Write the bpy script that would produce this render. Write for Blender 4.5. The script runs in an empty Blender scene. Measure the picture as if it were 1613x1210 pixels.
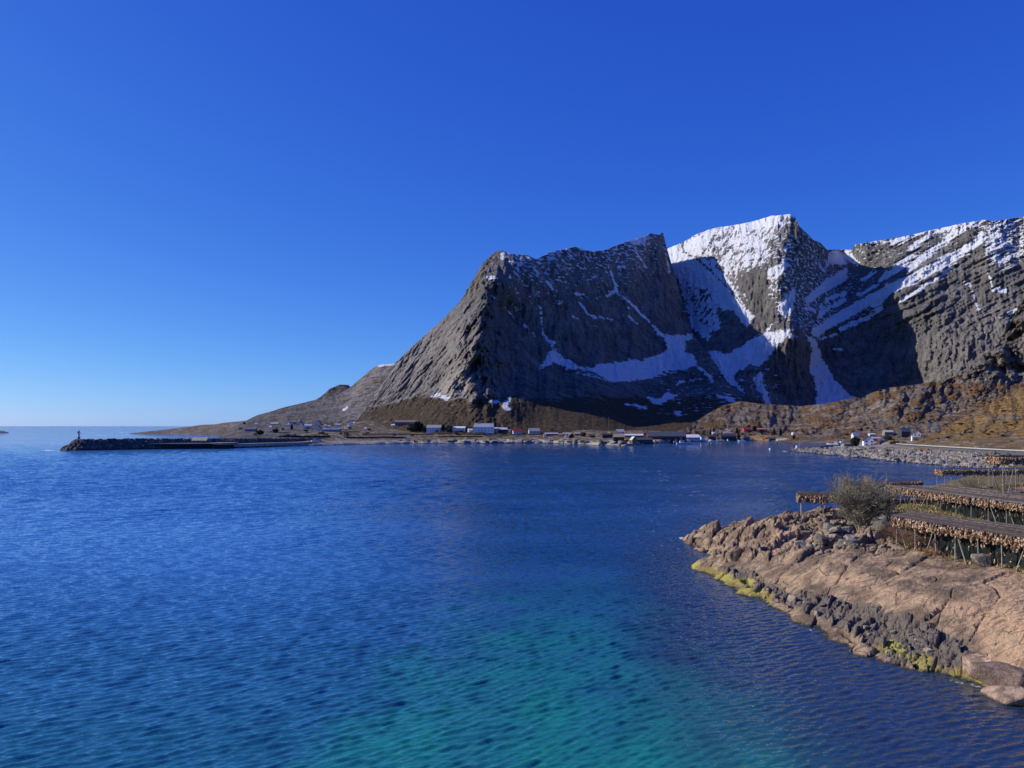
import bpy, bmesh, math, random
import numpy as np
from mathutils import Vector, Matrix
rnd = random.Random(7)
SC = bpy.context.scene
COL = SC.collection
# ------------------------------------------------------------------ camera, world, sun, exposure
F, H, CX, HY = 1270.0, 20.0, 806.5, 671.0           # focal length and horizon of the photograph (1613 px wide), eye height in m
cam = bpy.data.objects.new('camera', bpy.data.cameras.new('camera')); COL.objects.link(cam)
cam.data.sensor_width = 36; cam.data.lens = 36 * F / 1613
cam.data.shift_y = 66 / 1613
cam.location = (0, 0, H); cam.rotation_euler = (math.radians(90), 0, 0)
cam.data.clip_start = 0.5; cam.data.clip_end = 150000
SC.camera = cam
SUN_AZ, SUN_EL = math.radians(-81), math.radians(27)
S = Vector((math.sin(SUN_AZ) * math.cos(SUN_EL), math.cos(SUN_AZ) * math.cos(SUN_EL), math.sin(SUN_EL)))
W = bpy.data.worlds.new('World'); SC.world = W; W.use_nodes = True
nt = W.node_tree
bg = nt.nodes['Background']
sky = nt.nodes.new('ShaderNodeTexSky'); sky.sky_type = 'NISHITA'; sky.sun_disc = False
sky.sun_elevation = SUN_EL; sky.sun_rotation = SUN_AZ % (2 * math.pi)
sky.altitude = 0; sky.air_density = 0.6; sky.dust_density = 0.3; sky.ozone_density = 3.0
sepc = nt.nodes.new('ShaderNodeSeparateColor'); comb = nt.nodes.new('ShaderNodeCombineColor')   # deep polar blue: response of each channel of the sky
nt.links.new(sky.outputs[0], sepc.inputs[0])
for ch, (g, k, c0) in enumerate(((1.42, 0.74, 0.005), (1.06, 0.82, 0.006), (0.45, 1.05, 0.0))):
    m1 = nt.nodes.new('ShaderNodeMath'); m1.operation = 'MULTIPLY'; m1.inputs[1].default_value = 0.1
    m2 = nt.nodes.new('ShaderNodeMath'); m2.operation = 'POWER'; m2.inputs[1].default_value = g
    m3 = nt.nodes.new('ShaderNodeMath'); m3.operation = 'MULTIPLY'; m3.inputs[1].default_value = k * 10
    nt.links.new(sepc.outputs[ch], m1.inputs[0]); nt.links.new(m1.outputs[0], m2.inputs[0]); nt.links.new(m2.outputs[0], m3.inputs[0]); m4 = nt.nodes.new('ShaderNodeMath'); m4.operation = 'ADD'; m4.inputs[1].default_value = c0 * 10
    nt.links.new(m3.outputs[0], m4.inputs[0]); nt.links.new(m4.outputs[0], comb.inputs[ch])
nt.links.new(comb.outputs[0], bg.inputs['Color'])
bg.inputs['Strength'].default_value = 0.072
sun = bpy.data.objects.new('sun', bpy.data.lights.new('sun', 'SUN')); COL.objects.link(sun)
sun.data.energy = 3.3; sun.data.angle = math.radians(0.5); sun.data.color = (1, 0.93, 0.82)
sun.rotation_euler = S.to_track_quat('Z', 'Y').to_euler()
SC.view_settings.view_transform = 'Standard'; SC.view_settings.look = 'None'
SC.view_settings.exposure = 0.5; SC.view_settings.gamma = 1; SC.view_settings.use_curve_mapping = False

# ------------------------------------------------------------------ numeric helpers
rs = np.random.RandomState(3)
PERM = rs.permutation(256); PERM = np.concatenate([PERM, PERM, PERM])
GR = rs.normal(size=(256, 3)); GR /= np.linalg.norm(GR, axis=1)[:, None]
def pnoise(x, y, z=0.0):
    x, y, z = np.broadcast_arrays(np.asarray(x, float), np.asarray(y, float), np.asarray(z, float))
    xi, yi, zi = np.floor(x).astype(int), np.floor(y).astype(int), np.floor(z).astype(int)
    xf, yf, zf = x - xi, y - yi, z - zi
    f = lambda t: t * t * t * (t * (t * 6 - 15) + 10)
    u, v, w = f(xf), f(yf), f(zf)
    out = 0
    for dx in (0, 1):
        for dy in (0, 1):
            for dz in (0, 1):
                h = PERM[PERM[PERM[(xi + dx) & 255] + ((yi + dy) & 255)] + ((zi + dz) & 255)]
                g = GR[h]
                d = g[..., 0] * (xf - dx) + g[..., 1] * (yf - dy) + g[..., 2] * (zf - dz)
                out = out + d * (u if dx else 1 - u) * (v if dy else 1 - v) * (w if dz else 1 - w)
    return out
def fbm(x, y, z=0.0, o=4, ridged=False):
    a, s, t = 1.0, 0, 0
    for i in range(o):
        n = pnoise(np.asarray(x) * 2 ** i + 13.7 * i, np.asarray(y) * 2 ** i + 5.1 * i, np.asarray(z) * 2 ** i)
        if ridged: n = 0.5 - 2 * np.abs(n)
        s = s + a * n; t += a; a *= 0.5
    return s / t
RT = rs.rand(65536, 4)
def voronoi(x, y):
    xi, yi = np.floor(x).astype(int), np.floor(y).astype(int)
    f1 = np.full(x.shape, 9.0); f2 = np.full(x.shape, 9.0)
    cid = np.zeros(x.shape, int); ox = np.zeros(x.shape); oy = np.zeros(x.shape)
    for dx in (-1, 0, 1):
        for dy in (-1, 0, 1):
            cx, cy = xi + dx, yi + dy
            h = (cx * 7349 + cy * 9151 + cx * cy * 31) & 65535
            ex, ey = cx + RT[h, 0] - x, cy + RT[h, 1] - y
            d = np.hypot(ex, ey)
            n = d < f1
            f2 = np.where(n, f1, np.minimum(f2, d)); f1 = np.where(n, d, f1)
            cid = np.where(n, h, cid); ox = np.where(n, ex, ox); oy = np.where(n, ey, oy)
    return f1, f2, cid, ox, oy
def sstep(a, b, x):
    t = np.clip((x - a) / (b - a), 0, 1); return t * t * (3 - 2 * t)
def poly_sdf(x, y, pts):                              # positive inside
    x, y = np.asarray(x, float), np.asarray(y, float)
    d = np.full(x.shape, 1e18); ins = np.zeros(x.shape, bool)
    n = len(pts)
    for i in range(n):
        (ax, ay), (bx, by) = pts[i], pts[(i + 1) % n]
        ex, ey = bx - ax, by - ay
        t = np.clip(((x - ax) * ex + (y - ay) * ey) / (ex * ex + ey * ey + 1e-9), 0, 1)
        d = np.minimum(d, (x - ax - t * ex) ** 2 + (y - ay - t * ey) ** 2)
        c = (ay > y) != (by > y)
        with np.errstate(divide='ignore', invalid='ignore'):
            ins ^= c & (x < ex * (y - ay) / (ey if ey else 1e-9) + ax)
    return np.where(ins, 1, -1) * np.sqrt(d)
def line_sdf(x, y, pts, w):
    d = np.full(np.shape(x), 1e18)
    for (ax, ay), (bx, by) in zip(pts[:-1], pts[1:]):
        ex, ey = bx - ax, by - ay
        t = np.clip(((x - ax) * ex + (y - ay) * ey) / (ex * ex + ey * ey + 1e-9), 0, 1)
        d = np.minimum(d, (x - ax - t * ex) ** 2 + (y - ay - t * ey) ** 2)
    return w / 2 - np.sqrt(d)
class TPS:
    def __init__(s, pts, vals, scale, reg=1e-3):
        s.sc = scale; p = np.asarray(pts, float) / scale; n = len(p); s.p = p
        A = np.zeros((n + 3, n + 3)); A[:n, :n] = s.k(p, p) + reg * np.eye(n)
        A[:n, n] = 1; A[:n, n + 1:] = p; A[n, :n] = 1; A[n + 1:, :n] = p.T
        s.w = np.linalg.solve(A, np.concatenate([vals, [0, 0, 0]]))
    def k(s, a, b):
        r2 = ((a[:, None, :] - b[None]) ** 2).sum(-1)
        return 0.5 * r2 * np.log(r2 + 1e-12)
    def __call__(s, x, y):
        x, y = np.broadcast_arrays(np.asarray(x, float), np.asarray(y, float))
        q = np.stack([x.ravel(), y.ravel()], 1) / s.sc; o = np.empty(len(q)); n = len(s.p)
        for i in range(0, len(q), 40000):
            c = q[i:i + 40000]
            o[i:i + 40000] = s.k(c, s.p) @ s.w[:n] + s.w[n] + c @ s.w[n + 1:]
        return o.reshape(x.shape)
def pix(px, py, D): return np.array([(px - CX) / F * D, D, H - (py - HY) / F * D])
def ground_ray(px, py, d0=0.0):                        # where a sight line meets the modelled land
    d = Vector(((px - CX) / F, 1, -(py - HY) / F)); o = Vector((0, 0, H)) + d * max(d0, 1); n = d.normalized()
    for _ in range(6):
        ok, p, nr, fi, ob, mx = SC.ray_cast(DG, o, n)
        if not ok: return None
        if ob.get('kind') == 'structure' and ob.name != 'sea': return p
        o = p + n * 0.5
def hit(zf, px, py, d0, d1, n=3000):                  # where the sight line of a point meets a terrain
    if zf.__name__ != 'head_z':
        p = ground_ray(px, py, 500)
        if p is not None: return p.x, p.y, p.z
    D = np.linspace(d0, d1, n); X = (px - CX) / F * D
    below = (H - (py - HY) / F * D) <= zf(X, D)
    i = int(np.argmax(below)) if below.any() else n - 1
    return float(X[i]), float(D[i]), float(zf(X[i:i + 1], D[i:i + 1])[0])

# ------------------------------------------------------------------ mesh helpers
def link(name, me, mat=None, parent=None, loc=None):
    o = bpy.data.objects.new(name, me); COL.objects.link(o)
    if mat is not None: me.materials.append(mat)
    if parent is not None: o.parent = parent
    if loc is not None: o.location = loc
    return o
def tag(o, label=None, cat=None, group=None, kind=None):
    if label: o['label'] = label
    if cat: o['category'] = cat
    if group: o['group'] = group
    if kind: o['kind'] = kind
    return o
def empty(name, loc, rz=0.0, label=None, cat=None, group=None):
    o = bpy.data.objects.new(name, None); COL.objects.link(o)
    o.empty_display_size = 0.2; o.location = loc; o.rotation_euler = (0, 0, rz)
    return tag(o, label, cat, group)
def grid_mesh(name, V, nr, nc, attrs, smooth=True):
    """V: (nr, nc, 3) array of positions, one quad sheet"""
    me = bpy.data.meshes.new(name)
    me.vertices.add(nr * nc); me.vertices.foreach_set('co', V.reshape(-1).astype(np.float32))
    i = np.arange(nr * nc).reshape(nr, nc)
    q = np.stack([i[:-1, :-1], i[:-1, 1:], i[1:, 1:], i[1:, :-1]], -1).reshape(-1)
    nf = (nr - 1) * (nc - 1)
    me.loops.add(nf * 4); me.loops.foreach_set('vertex_index', q.astype(np.int32))
    me.polygons.add(nf); me.polygons.foreach_set('loop_start', np.arange(0, nf * 4, 4, dtype=np.int32))
    me.polygons.foreach_set('loop_total', np.full(nf, 4, np.int32))
    me.polygons.foreach_set('use_smooth', np.full(nf, smooth))
    me.update(calc_edges=True)
    for k, a in attrs.items():
        at = me.attributes.new(k, 'FLOAT', 'POINT'); at.data.foreach_set('value', np.ascontiguousarray(a, np.float32).reshape(-1))
    return me
class MB:
    def __init__(s): s.v = []; s.f = []
    def add(s, vs, fs):
        o = len(s.v); s.v += [tuple(p) for p in vs]; s.f += [tuple(i + o for i in f) for f in fs]; return s
    def box(s, x0, x1, y0, y1, z0, z1):
        return s.add([(x0, y0, z0), (x1, y0, z0), (x1, y1, z0), (x0, y1, z0), (x0, y0, z1), (x1, y0, z1), (x1, y1, z1), (x0, y1, z1)],
                     [(0, 3, 2, 1), (4, 5, 6, 7), (0, 1, 5, 4), (1, 2, 6, 5), (2, 3, 7, 6), (3, 0, 4, 7)])
    def prism(s, prof, x0, x1):                       # profile in (y, z), counter-clockwise seen from +x
        n = len(prof)
        return s.add([(x0, y, z) for y, z in prof] + [(x1, y, z) for y, z in prof],
                     [tuple(range(n))[::-1], tuple(range(n, 2 * n))] + [(i, (i + 1) % n, n + (i + 1) % n, n + i) for i in range(n)])
    def zprism(s, poly, z0, z1):
        n = len(poly)
        return s.add([(x, y, z0) for x, y in poly] + [(x, y, z1) for x, y in poly],
                     [tuple(range(n))[::-1], tuple(range(n, 2 * n))] + [(i, (i + 1) % n, n + (i + 1) % n, n + i) for i in range(n)])
    def tube(s, a, b, r0, r1=None, n=5, cap=True):
        r1 = r0 if r1 is None else r1
        a, b = Vector(a), Vector(b); d = (b - a)
        if d.length < 1e-6: return s
        d.normalize(); u = d.orthogonal().normalized(); w = d.cross(u)
        vs = []
        for c, r in ((a, r0), (b, r1)):
            for i in range(n):
                t = 2 * math.pi * i / n; vs.append(c + (u * math.cos(t) + w * math.sin(t)) * r)
        fs = [(i, (i + 1) % n, n + (i + 1) % n, n + i) for i in range(n)]
        if cap: fs += [tuple(range(n))[::-1], tuple(range(n, 2 * n))]
        return s.add(vs, fs)
    def lathe(s, prof, n=12, c=(0, 0)):               # profile (r, z) from bottom to top
        vs = []; fs = []
        for r, z in prof:
            for i in range(n): t = 2 * math.pi * i / n; vs.append((c[0] + r * math.cos(t), c[1] + r * math.sin(t), z))
        for k in range(len(prof) - 1):
            for i in range(n): fs.append((k * n + i, k * n + (i + 1) % n, (k + 1) * n + (i + 1) % n, (k + 1) * n + i))
        fs += [tuple(range(n))[::-1], tuple(range((len(prof) - 1) * n, len(prof) * n))]
        return s.add(vs, fs)
    def mesh(s, name, smooth=False):
        me = bpy.data.meshes.new(name); me.from_pydata(s.v, [], s.f); me.update()
        if smooth: me.polygons.foreach_set('use_smooth', [True] * len(me.polygons))
        return me
    def build(s, name, mat, parent=None, loc=None, smooth=False): return link(name, s.mesh(name, smooth), mat, parent, loc)

# ------------------------------------------------------------------ materials
class NM:
    def __init__(s, name):
        s.m = bpy.data.materials.new(name); s.m.use_nodes = True; s.t = s.m.node_tree
        s.b = s.t.nodes['Principled BSDF']; s.b.inputs['Roughness'].default_value = 0.85
        s.b.inputs['Specular IOR Level'].default_value = 0.3
        s.pos = s.t.nodes.new('ShaderNodeNewGeometry').outputs['Position']
    def put(s, sock, v):
        if isinstance(v, bpy.types.NodeSocket): s.t.links.new(v, sock)
        elif isinstance(v, (tuple, list)): sock.default_value = tuple(v) + ((1,) if len(v) == 3 and sock.type == 'RGBA' else ())
        else: sock.default_value = v
    def noise(s, scale, detail=4, rough=0.55, vec=None, stretch=None, dist=0.0):
        n = s.t.nodes.new('ShaderNodeTexNoise'); v = vec or s.pos
        if stretch:
            mp = s.t.nodes.new('ShaderNodeMapping'); mp.inputs['Scale'].default_value = stretch[:3]
            if len(stretch) > 3: mp.inputs['Rotation'].default_value = stretch[3:]
            s.t.links.new(v, mp.inputs['Vector']); v = mp.outputs[0]
        s.t.links.new(v, n.inputs['Vector'])
        n.inputs['Scale'].default_value = scale; n.inputs['Detail'].default_value = detail
        n.inputs['Roughness'].default_value = rough; n.inputs['Distortion'].default_value = dist
        return n.outputs['Fac']
    def voro(s, scale, feature='F1', stretch=None):
        n = s.t.nodes.new('ShaderNodeTexVoronoi'); n.feature = feature; v = s.pos
        if stretch:
            mp = s.t.nodes.new('ShaderNodeMapping'); mp.inputs['Scale'].default_value = stretch[:3]
            if len(stretch) > 3: mp.inputs['Rotation'].default_value = stretch[3:]
            s.t.links.new(v, mp.inputs['Vector']); v = mp.outputs[0]
        s.t.links.new(v, n.inputs['Vector']); n.inputs['Scale'].default_value = scale
        return n
    def math(s, op, a, b=0.0, c=0.0):
        n = s.t.nodes.new('ShaderNodeMath'); n.operation = op
        s.put(n.inputs[0], a); s.put(n.inputs[1], b)
        if op == 'MULTIPLY_ADD': s.put(n.inputs[2], c)
        return n.outputs[0]
    def smooth(s, v, a, b, lo=0.0, hi=1.0):
        n = s.t.nodes.new('ShaderNodeMapRange'); n.interpolation_type = 'SMOOTHSTEP'
        s.put(n.inputs[0], v); n.inputs[1].default_value = a; n.inputs[2].default_value = b; n.inputs[3].default_value = lo; n.inputs[4].default_value = hi
        return n.outputs[0]
    def mix(s, f, a, b, mode='MIX'):
        n = s.t.nodes.new('ShaderNodeMix'); n.data_type = 'RGBA'; n.blend_type = mode
        s.put(n.inputs[0], f); s.put(n.inputs[6], a); s.put(n.inputs[7], b); return n.outputs[2]
    def attr(s, name):
        n = s.t.nodes.new('ShaderNodeAttribute'); n.attribute_name = name; return n.outputs['Fac']
    def sep(s, v):
        n = s.t.nodes.new('ShaderNodeSeparateXYZ'); s.t.links.new(v, n.inputs[0]); return n.outputs
    def bump(s, h, strength, dist, prev=None):
        n = s.t.nodes.new('ShaderNodeBump'); n.inputs['Strength'].default_value = strength; n.inputs['Distance'].default_value = dist
        s.t.links.new(h, n.inputs['Height'])
        if prev is not None: s.t.links.new(prev, n.inputs['Normal'])
        return n.outputs[0]
    def color(s, v): s.put(s.b.inputs['Base Color'], v); return s
    def rough(s, v): s.put(s.b.inputs['Roughness'], v); return s
    def normal(s, v): s.t.links.new(v, s.b.inputs['Normal']); return s
_mc = {}
def paint(c, var=0.25, scale=1.5, rough=0.75, boards=False, bump=0.0):
    """weathered single-colour material"""
    k = (c, var, scale, rough, boards, bump)
    if k in _mc: return _mc[k]
    m = NM('paint'); n = m.noise(scale, 5)
    m.color(m.mix(m.smooth(n, 0.3, 0.7), tuple(x * (1 - var) for x in c), tuple(min(1, x * (1 + var * 0.6)) for x in c))).rough(rough)
    if bump: m.normal(m.bump(m.noise(scale * 3, 4), bump, 0.05))
    _mc[k] = m.m; return m.m
def obj_rand(m, c0, c1):
    n = m.t.nodes.new('ShaderNodeObjectInfo')
    return m.mix(n.outputs['Random'], c0, c1)

def mountain_mat(name, dark, light, veg, snowy=True):
    m = NM(name)
    n1 = m.noise(0.012, 7, 0.6); n2 = m.noise(0.05, 7, 0.65, stretch=(1, 1, 0.22)); n3 = m.noise(0.16, 6, 0.6)
    k = m.math('ADD', m.math('MULTIPLY', n1, 0.3), m.math('ADD', m.math('MULTIPLY', n2, 0.45), m.math('MULTIPLY', n3, 0.25)))
    c = m.mix(m.smooth(k, 0.36, 0.66), dark, light)
    pale = m.attr('pale')
    c = m.mix(m.math('MULTIPLY', pale, m.smooth(n2, 0.3, 0.6)), c, (0.42, 0.37, 0.31))
    nv = m.noise(0.035, 7, 0.65); nv2 = m.noise(0.22, 7, 0.7, stretch=(0.6, 0.6, 1.7))
    vmask = m.smooth(m.math('ADD', m.attr('veg'), m.math('MULTIPLY', m.math('SUBTRACT', nv, 0.5), 1.6)), 0.45, 0.62)
    vc = m.mix(m.smooth(nv2, 0.40, 0.60), tuple(x * 0.32 for x in veg), veg)
    vc = m.mix(m.smooth(m.noise(0.02, 5), 0.42, 0.62), vc, tuple((veg[0] * 0.62, veg[1] * 0.66, veg[2] * 0.62)))
    c = m.mix(vmask, c, vc)
    rgh = 0.9
    b = m.bump(m.math('ADD', n2, m.math('MULTIPLY', n3, 0.8)), 1.0, 14.0)
    b = m.bump(m.noise(0.5, 5, 0.6), 0.5, 1.5, b)
    if snowy:
        ns = m.noise(0.05, 8, 0.62, stretch=(1, 1, 0.8)); ns2 = m.noise(0.055, 5, 0.62, stretch=(1, 1, 2.6))
        nz_ = m.sep(m.t.nodes.new('ShaderNodeNewGeometry').outputs['Normal'])[2]
        val = m.math('ADD', m.attr('snow'), m.math('MULTIPLY', m.math('SUBTRACT', ns, 0.5), m.attr('jag')))
        val = m.math('ADD', val, m.math('MULTIPLY', m.math('SUBTRACT', nz_, 0.5), m.math('MULTIPLY', m.attr('jag'), 0.22)))
        s1 = m.smooth(val, -0.05, 0.10)
        sp = m.smooth(m.math('ADD', ns2, m.math('MULTIPLY', m.attr('speck'), 0.27)), 0.715, 0.74)
        sn = m.math('MAXIMUM', s1, sp)
        c = m.mix(sn, c, (0.82, 0.84, 0.88))
    m.color(c); m.normal(b); m.rough(rgh); m.b.inputs['Specular IOR Level'].default_value = 0.1
    return m.m
M_mtn = mountain_mat('mountain rock', (0.078, 0.074, 0.071), (0.28, 0.262, 0.243), (0.15, 0.108, 0.064))
M_hill = mountain_mat('heath hill', (0.12, 0.105, 0.09), (0.37, 0.32, 0.27), (0.30, 0.175, 0.08), False)
M_grasshill = mountain_mat('dry grass hill', (0.14, 0.105, 0.06), (0.36, 0.30, 0.23), (0.50, 0.29, 0.10), False)

# ------------------------------------------------------------------ mountains: real surfaces at their own distances
def massif(name, ridge, base, ctrl, x0, x1, step, vstep, relief, mat, back=((40, 3), (120, 15), (300, 60), (700, 200), (1200, 420)), jag=1.6, attrs=None, reg=1e-3):
    cols = np.arange(x0, x1 + step, step)
    rp = np.interp(cols, [p[0] for p in ridge], [p[1] for p in ridge])
    bp = np.interp(cols, [p[0] for p in base], [p[1] for p in base])
    rp = rp + jag * (fbm(cols * 0.09, 3.3, o=4) * 1.6)
    rp = np.minimum(rp, bp - 1.0)
    nr = int(max(bp - rp) / vstep) + 2
    v = np.linspace(0, 1, nr)[:, None]
    PY = bp[None] + (rp - bp)[None] * v; PX = np.broadcast_to(cols[None], PY.shape)
    f = TPS([c[:2] for c in ctrl], [c[2] for c in ctrl], 100.0, reg)
    D = f(PX, PY)
    D = np.clip(D, min(c[2] for c in ctrl) * 0.9, max(c[2] for c in ctrl) * 1.1)
    D = np.maximum.accumulate(D + 0.02 * np.arange(nr)[:, None], axis=0) * 0.35 + D * 0.65
    X = (PX - CX) / F * D; Z = H - (PY - HY) / F * D
    D = D + relief(PX, PY, X, D, Z)
    V = np.stack([(PX - CX) / F * D, D, H - (PY - HY) / F * D], -1)
    at = attrs(PX, PY) if attrs else {}
    for k in ('veg', 'pale', 'snow', 'speck', 'jag'):
        at.setdefault(k, np.full(PX.shape, -1.0 if k == 'snow' else 0.0))
    rows = [V]
    last = V[-1]
    for d, drop in back:
        r = last.copy(); r[:, 0] *= 1 + d / r[:, 1]; r[:, 1] += d; r[:, 2] = np.maximum(last[:, 2] - drop, -5); rows.append(r[None])
    V = np.concatenate(rows, 0)
    at = {k: np.concatenate([a, np.repeat(a[-1:], len(back), 0)], 0) for k, a in at.items()}
    me = grid_mesh(name, V[::-1], V.shape[0], V.shape[1], {k: a[::-1] for k, a in at.items()})
    return tag(link(name, me, mat), kind='structure')

# snow fields, traced as shapes on the mountain faces
def zA(l, ox, oy, s): return [(ox + x / s, oy + y / s) for x, y in l]
z2 = lambda l: zA(l, 820, 350, 3.668)
z3 = lambda l: zA(l, 1030, 320, 3.56)
z4 = lambda l: zA(l, 1280, 320, 3.558)
z1 = lambda l: zA(l, 560, 380, 3.903)
def snow_field(PX, PY, polys, lines):
    s = np.full(PX.shape, -40.0)
    for p in polys: s = np.maximum(s, poly_sdf(PX, PY, p))
    for p, w in lines: s = np.maximum(s, line_sdf(PX, PY, p, w * 1.25))
    return s
M1_polys = [z2([(105, 850), (180, 735), (165, 690), (120, 640), (130, 630), (160, 680), (210, 690), (190, 720), (230, 770), (320, 830), (330, 850), (270, 840), (190, 810)]),
            z2([(330, 840), (420, 850), (440, 825), (530, 820), (630, 800), (700, 800), (790, 775), (850, 740), (850, 700), (800, 640), (812, 640), (870, 660), (990, 650), (990, 670), (950, 690), (945, 750), (1000, 780), (1020, 830), (940, 840), (830, 860), (740, 900), (640, 915), (520, 920), (440, 870)]),
            z2([(620, 112), (735, 66), (722, 132), (650, 132)]),
            z2([(735, 1010), (800, 1030), (850, 988), (900, 1000), (820, 1042), (770, 1045)]),
            z2([(895, 1095), (920, 1098), (925, 1112), (905, 1110)]),
            z1([(460, 955), (500, 938), (545, 945), (578, 965), (560, 975), (520, 955)]),
            z1([(905, 1015), (925, 985), (950, 972), (940, 1000), (925, 1015), (950, 1030), (940, 1045)]),
            z1([(890, 100), (910, 80), (930, 95), (905, 108)]), z1([(985, 165), (1000, 140), (1050, 125), (1060, 135), (1010, 150), (1000, 175)]),
            z1([(1105, 315), (1135, 298), (1145, 315), (1125, 325)]), z1([(1250, 385), (1275, 362), (1285, 382)])]
M1_lines = [(z2([(508, 245), (540, 340), (560, 410), (620, 455), (720, 550), (805, 645)]), 2.4), (z2([(92, 410), (118, 500), (122, 600), (135, 640)]), 1.6),
            (z2([(340, 465), (385, 530), (440, 552)]), 1.8), (z2([(455, 545), (530, 566)]), 2.0), (z2([(620, 500), (640, 560), (668, 590)]), 1.6),
            (z2([(25, 595), (95, 675)]), 1.2), (z2([(660, 150), (690, 210), (720, 262)]), 1.6), (z2([(825, 110), (840, 200), (860, 290)]), 1.4),
            (z2([(70, 250), (100, 300)]), 2.6), (z2([(215, 470), (250, 465)]), 2.2), (z2([(500, 425), (545, 400)]), 3.0), (z2([(320, 415), (370, 420)]), 2.4),
            (z2([(980, 912), (1060, 905)]), 2.0), (z2([(1040, 850), (1080, 880), (1110, 920)]), 2.6), (z2([(900, 942), (940, 920)]), 1.4), (z2([(612, 1048), (720, 1075)]), 1.3),
            (z2([(1140, 1000), (1180, 1015), (1225, 1030)]), 2.0), (z2([(565, 262), (600, 262)]), 2.4), (z2([(150, 340), (200, 400)]), 1.8), (z2([(330, 560), (300, 545)]), 1.6),
            (z1([(810, 225), (870, 222)]), 1.2), (z1([(915, 400), (980, 480)]), 1.6), (z1([(1045, 518), (1115, 600)]), 1.4), (z1([(840, 335), (880, 370)]), 1.3),
            (z1([(1100, 150), (1118, 200)]), 2.6), (z1([(830, 995), (880, 985)]), 1.2), (z1([(740, 720), (770, 860)]), 0.0)]
def m1_attrs(PX, PY):
    s = snow_field(PX, PY, M1_polys, M1_lines)
    top = np.interp(PX, [560, 778, 850, 905, 1000, 1045, 1100], [900, 394, 405, 389, 377, 367, 540])
    h = PY - top
    speck = np.clip(1.0 - h / 150.0, 0, 1) * sstep(775, 815, PX) * (1 - 0.5 * sstep(1000, 1060, PX)) * 0.72
    speck = np.maximum(speck, 0.38 * sstep(560, 590, PY) * (1 - sstep(650, 665, PY)) * sstep(980, 1060, PX))
    speck = np.maximum(speck, 0.9 * np.clip(1 - np.abs(line_sdf(PX, PY, z2([(330, 870), (420, 890), (520, 910), (740, 890), (1000, 830)]), 0)) / 9, 0, 1))
    speck = np.where(PX < 775, 0, speck)
    veg = 0.28 * sstep(560, 660, PY) + 0.45 * sstep(612, 640, PY) * sstep(600, 640, PX) + 0.1
    veg = np.where(PX < 745, veg * sstep(600 + (740 - PX) * 0.10, 640 + (740 - PX) * 0.12, PY), veg)
    veg += 0.35 * np.clip(1 - h / 60, 0, 1) * (PX < 770)
    pale = sstep(800, 735, PX) * sstep(470, 560, PY + (760 - PX) * 0.3) * 0.55 + 0.7 * np.clip(poly_sdf(PX, PY, z1([(470, 940), (560, 830), (700, 700), (720, 780), (690, 980), (600, 970)])) / 6, 0, 1)
    pale = np.maximum(pale, 0.9 * np.clip(poly_sdf(PX, PY, z1([(40, 1115), (150, 1010), (320, 960), (330, 990), (230, 1100), (150, 1125)])) / 5, 0, 1))
    pale = np.maximum(pale, 0.9 * np.clip(poly_sdf(PX, PY, z1([(530, 1115), (600, 1050), (700, 1000), (680, 1020), (590, 1110)])) / 4, 0, 1))
    return dict(snow=np.clip(s, -8, 8) / 8, jag=np.where(s > -8, 2.2, 0.6), speck=speck, veg=veg, pale=pale)
def m1_relief(PX, PY, X, Y, Z):
    left = sstep(790, 740, PX)
    c = PX * 0.80 + PY * 0.60; a = -PX * 0.60 + PY * 0.80
    slab = (fbm(c * 0.055, a * 0.012, 2.0, 4, True) * 60 + fbm(c * 0.2, a * 0.04, 5.0, 4, True) * 22) * left
    wall = (fbm(PX * 0.02, PY * 0.007, 1.0, 4) * 90 + fbm(PX * 0.09, PY * 0.028, 4.0, 4, True) * 20) * (1 - left)
    fine = fbm(PX * 0.28, PY * 0.2, 7.0, 3) * 11 + (fbm(PX * 0.03, PY * 0.026, 11.0, 5) * 190 + fbm(PX * 0.11, PY * 0.08, 12.0, 4, True) * 34) * np.exp(-((PX - 757) / 48) ** 2) * sstep(395, 430, PY)
    k = 1 - 0.65 * sstep(610, 660, PY)
    return (slab + wall + fine) * k
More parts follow.
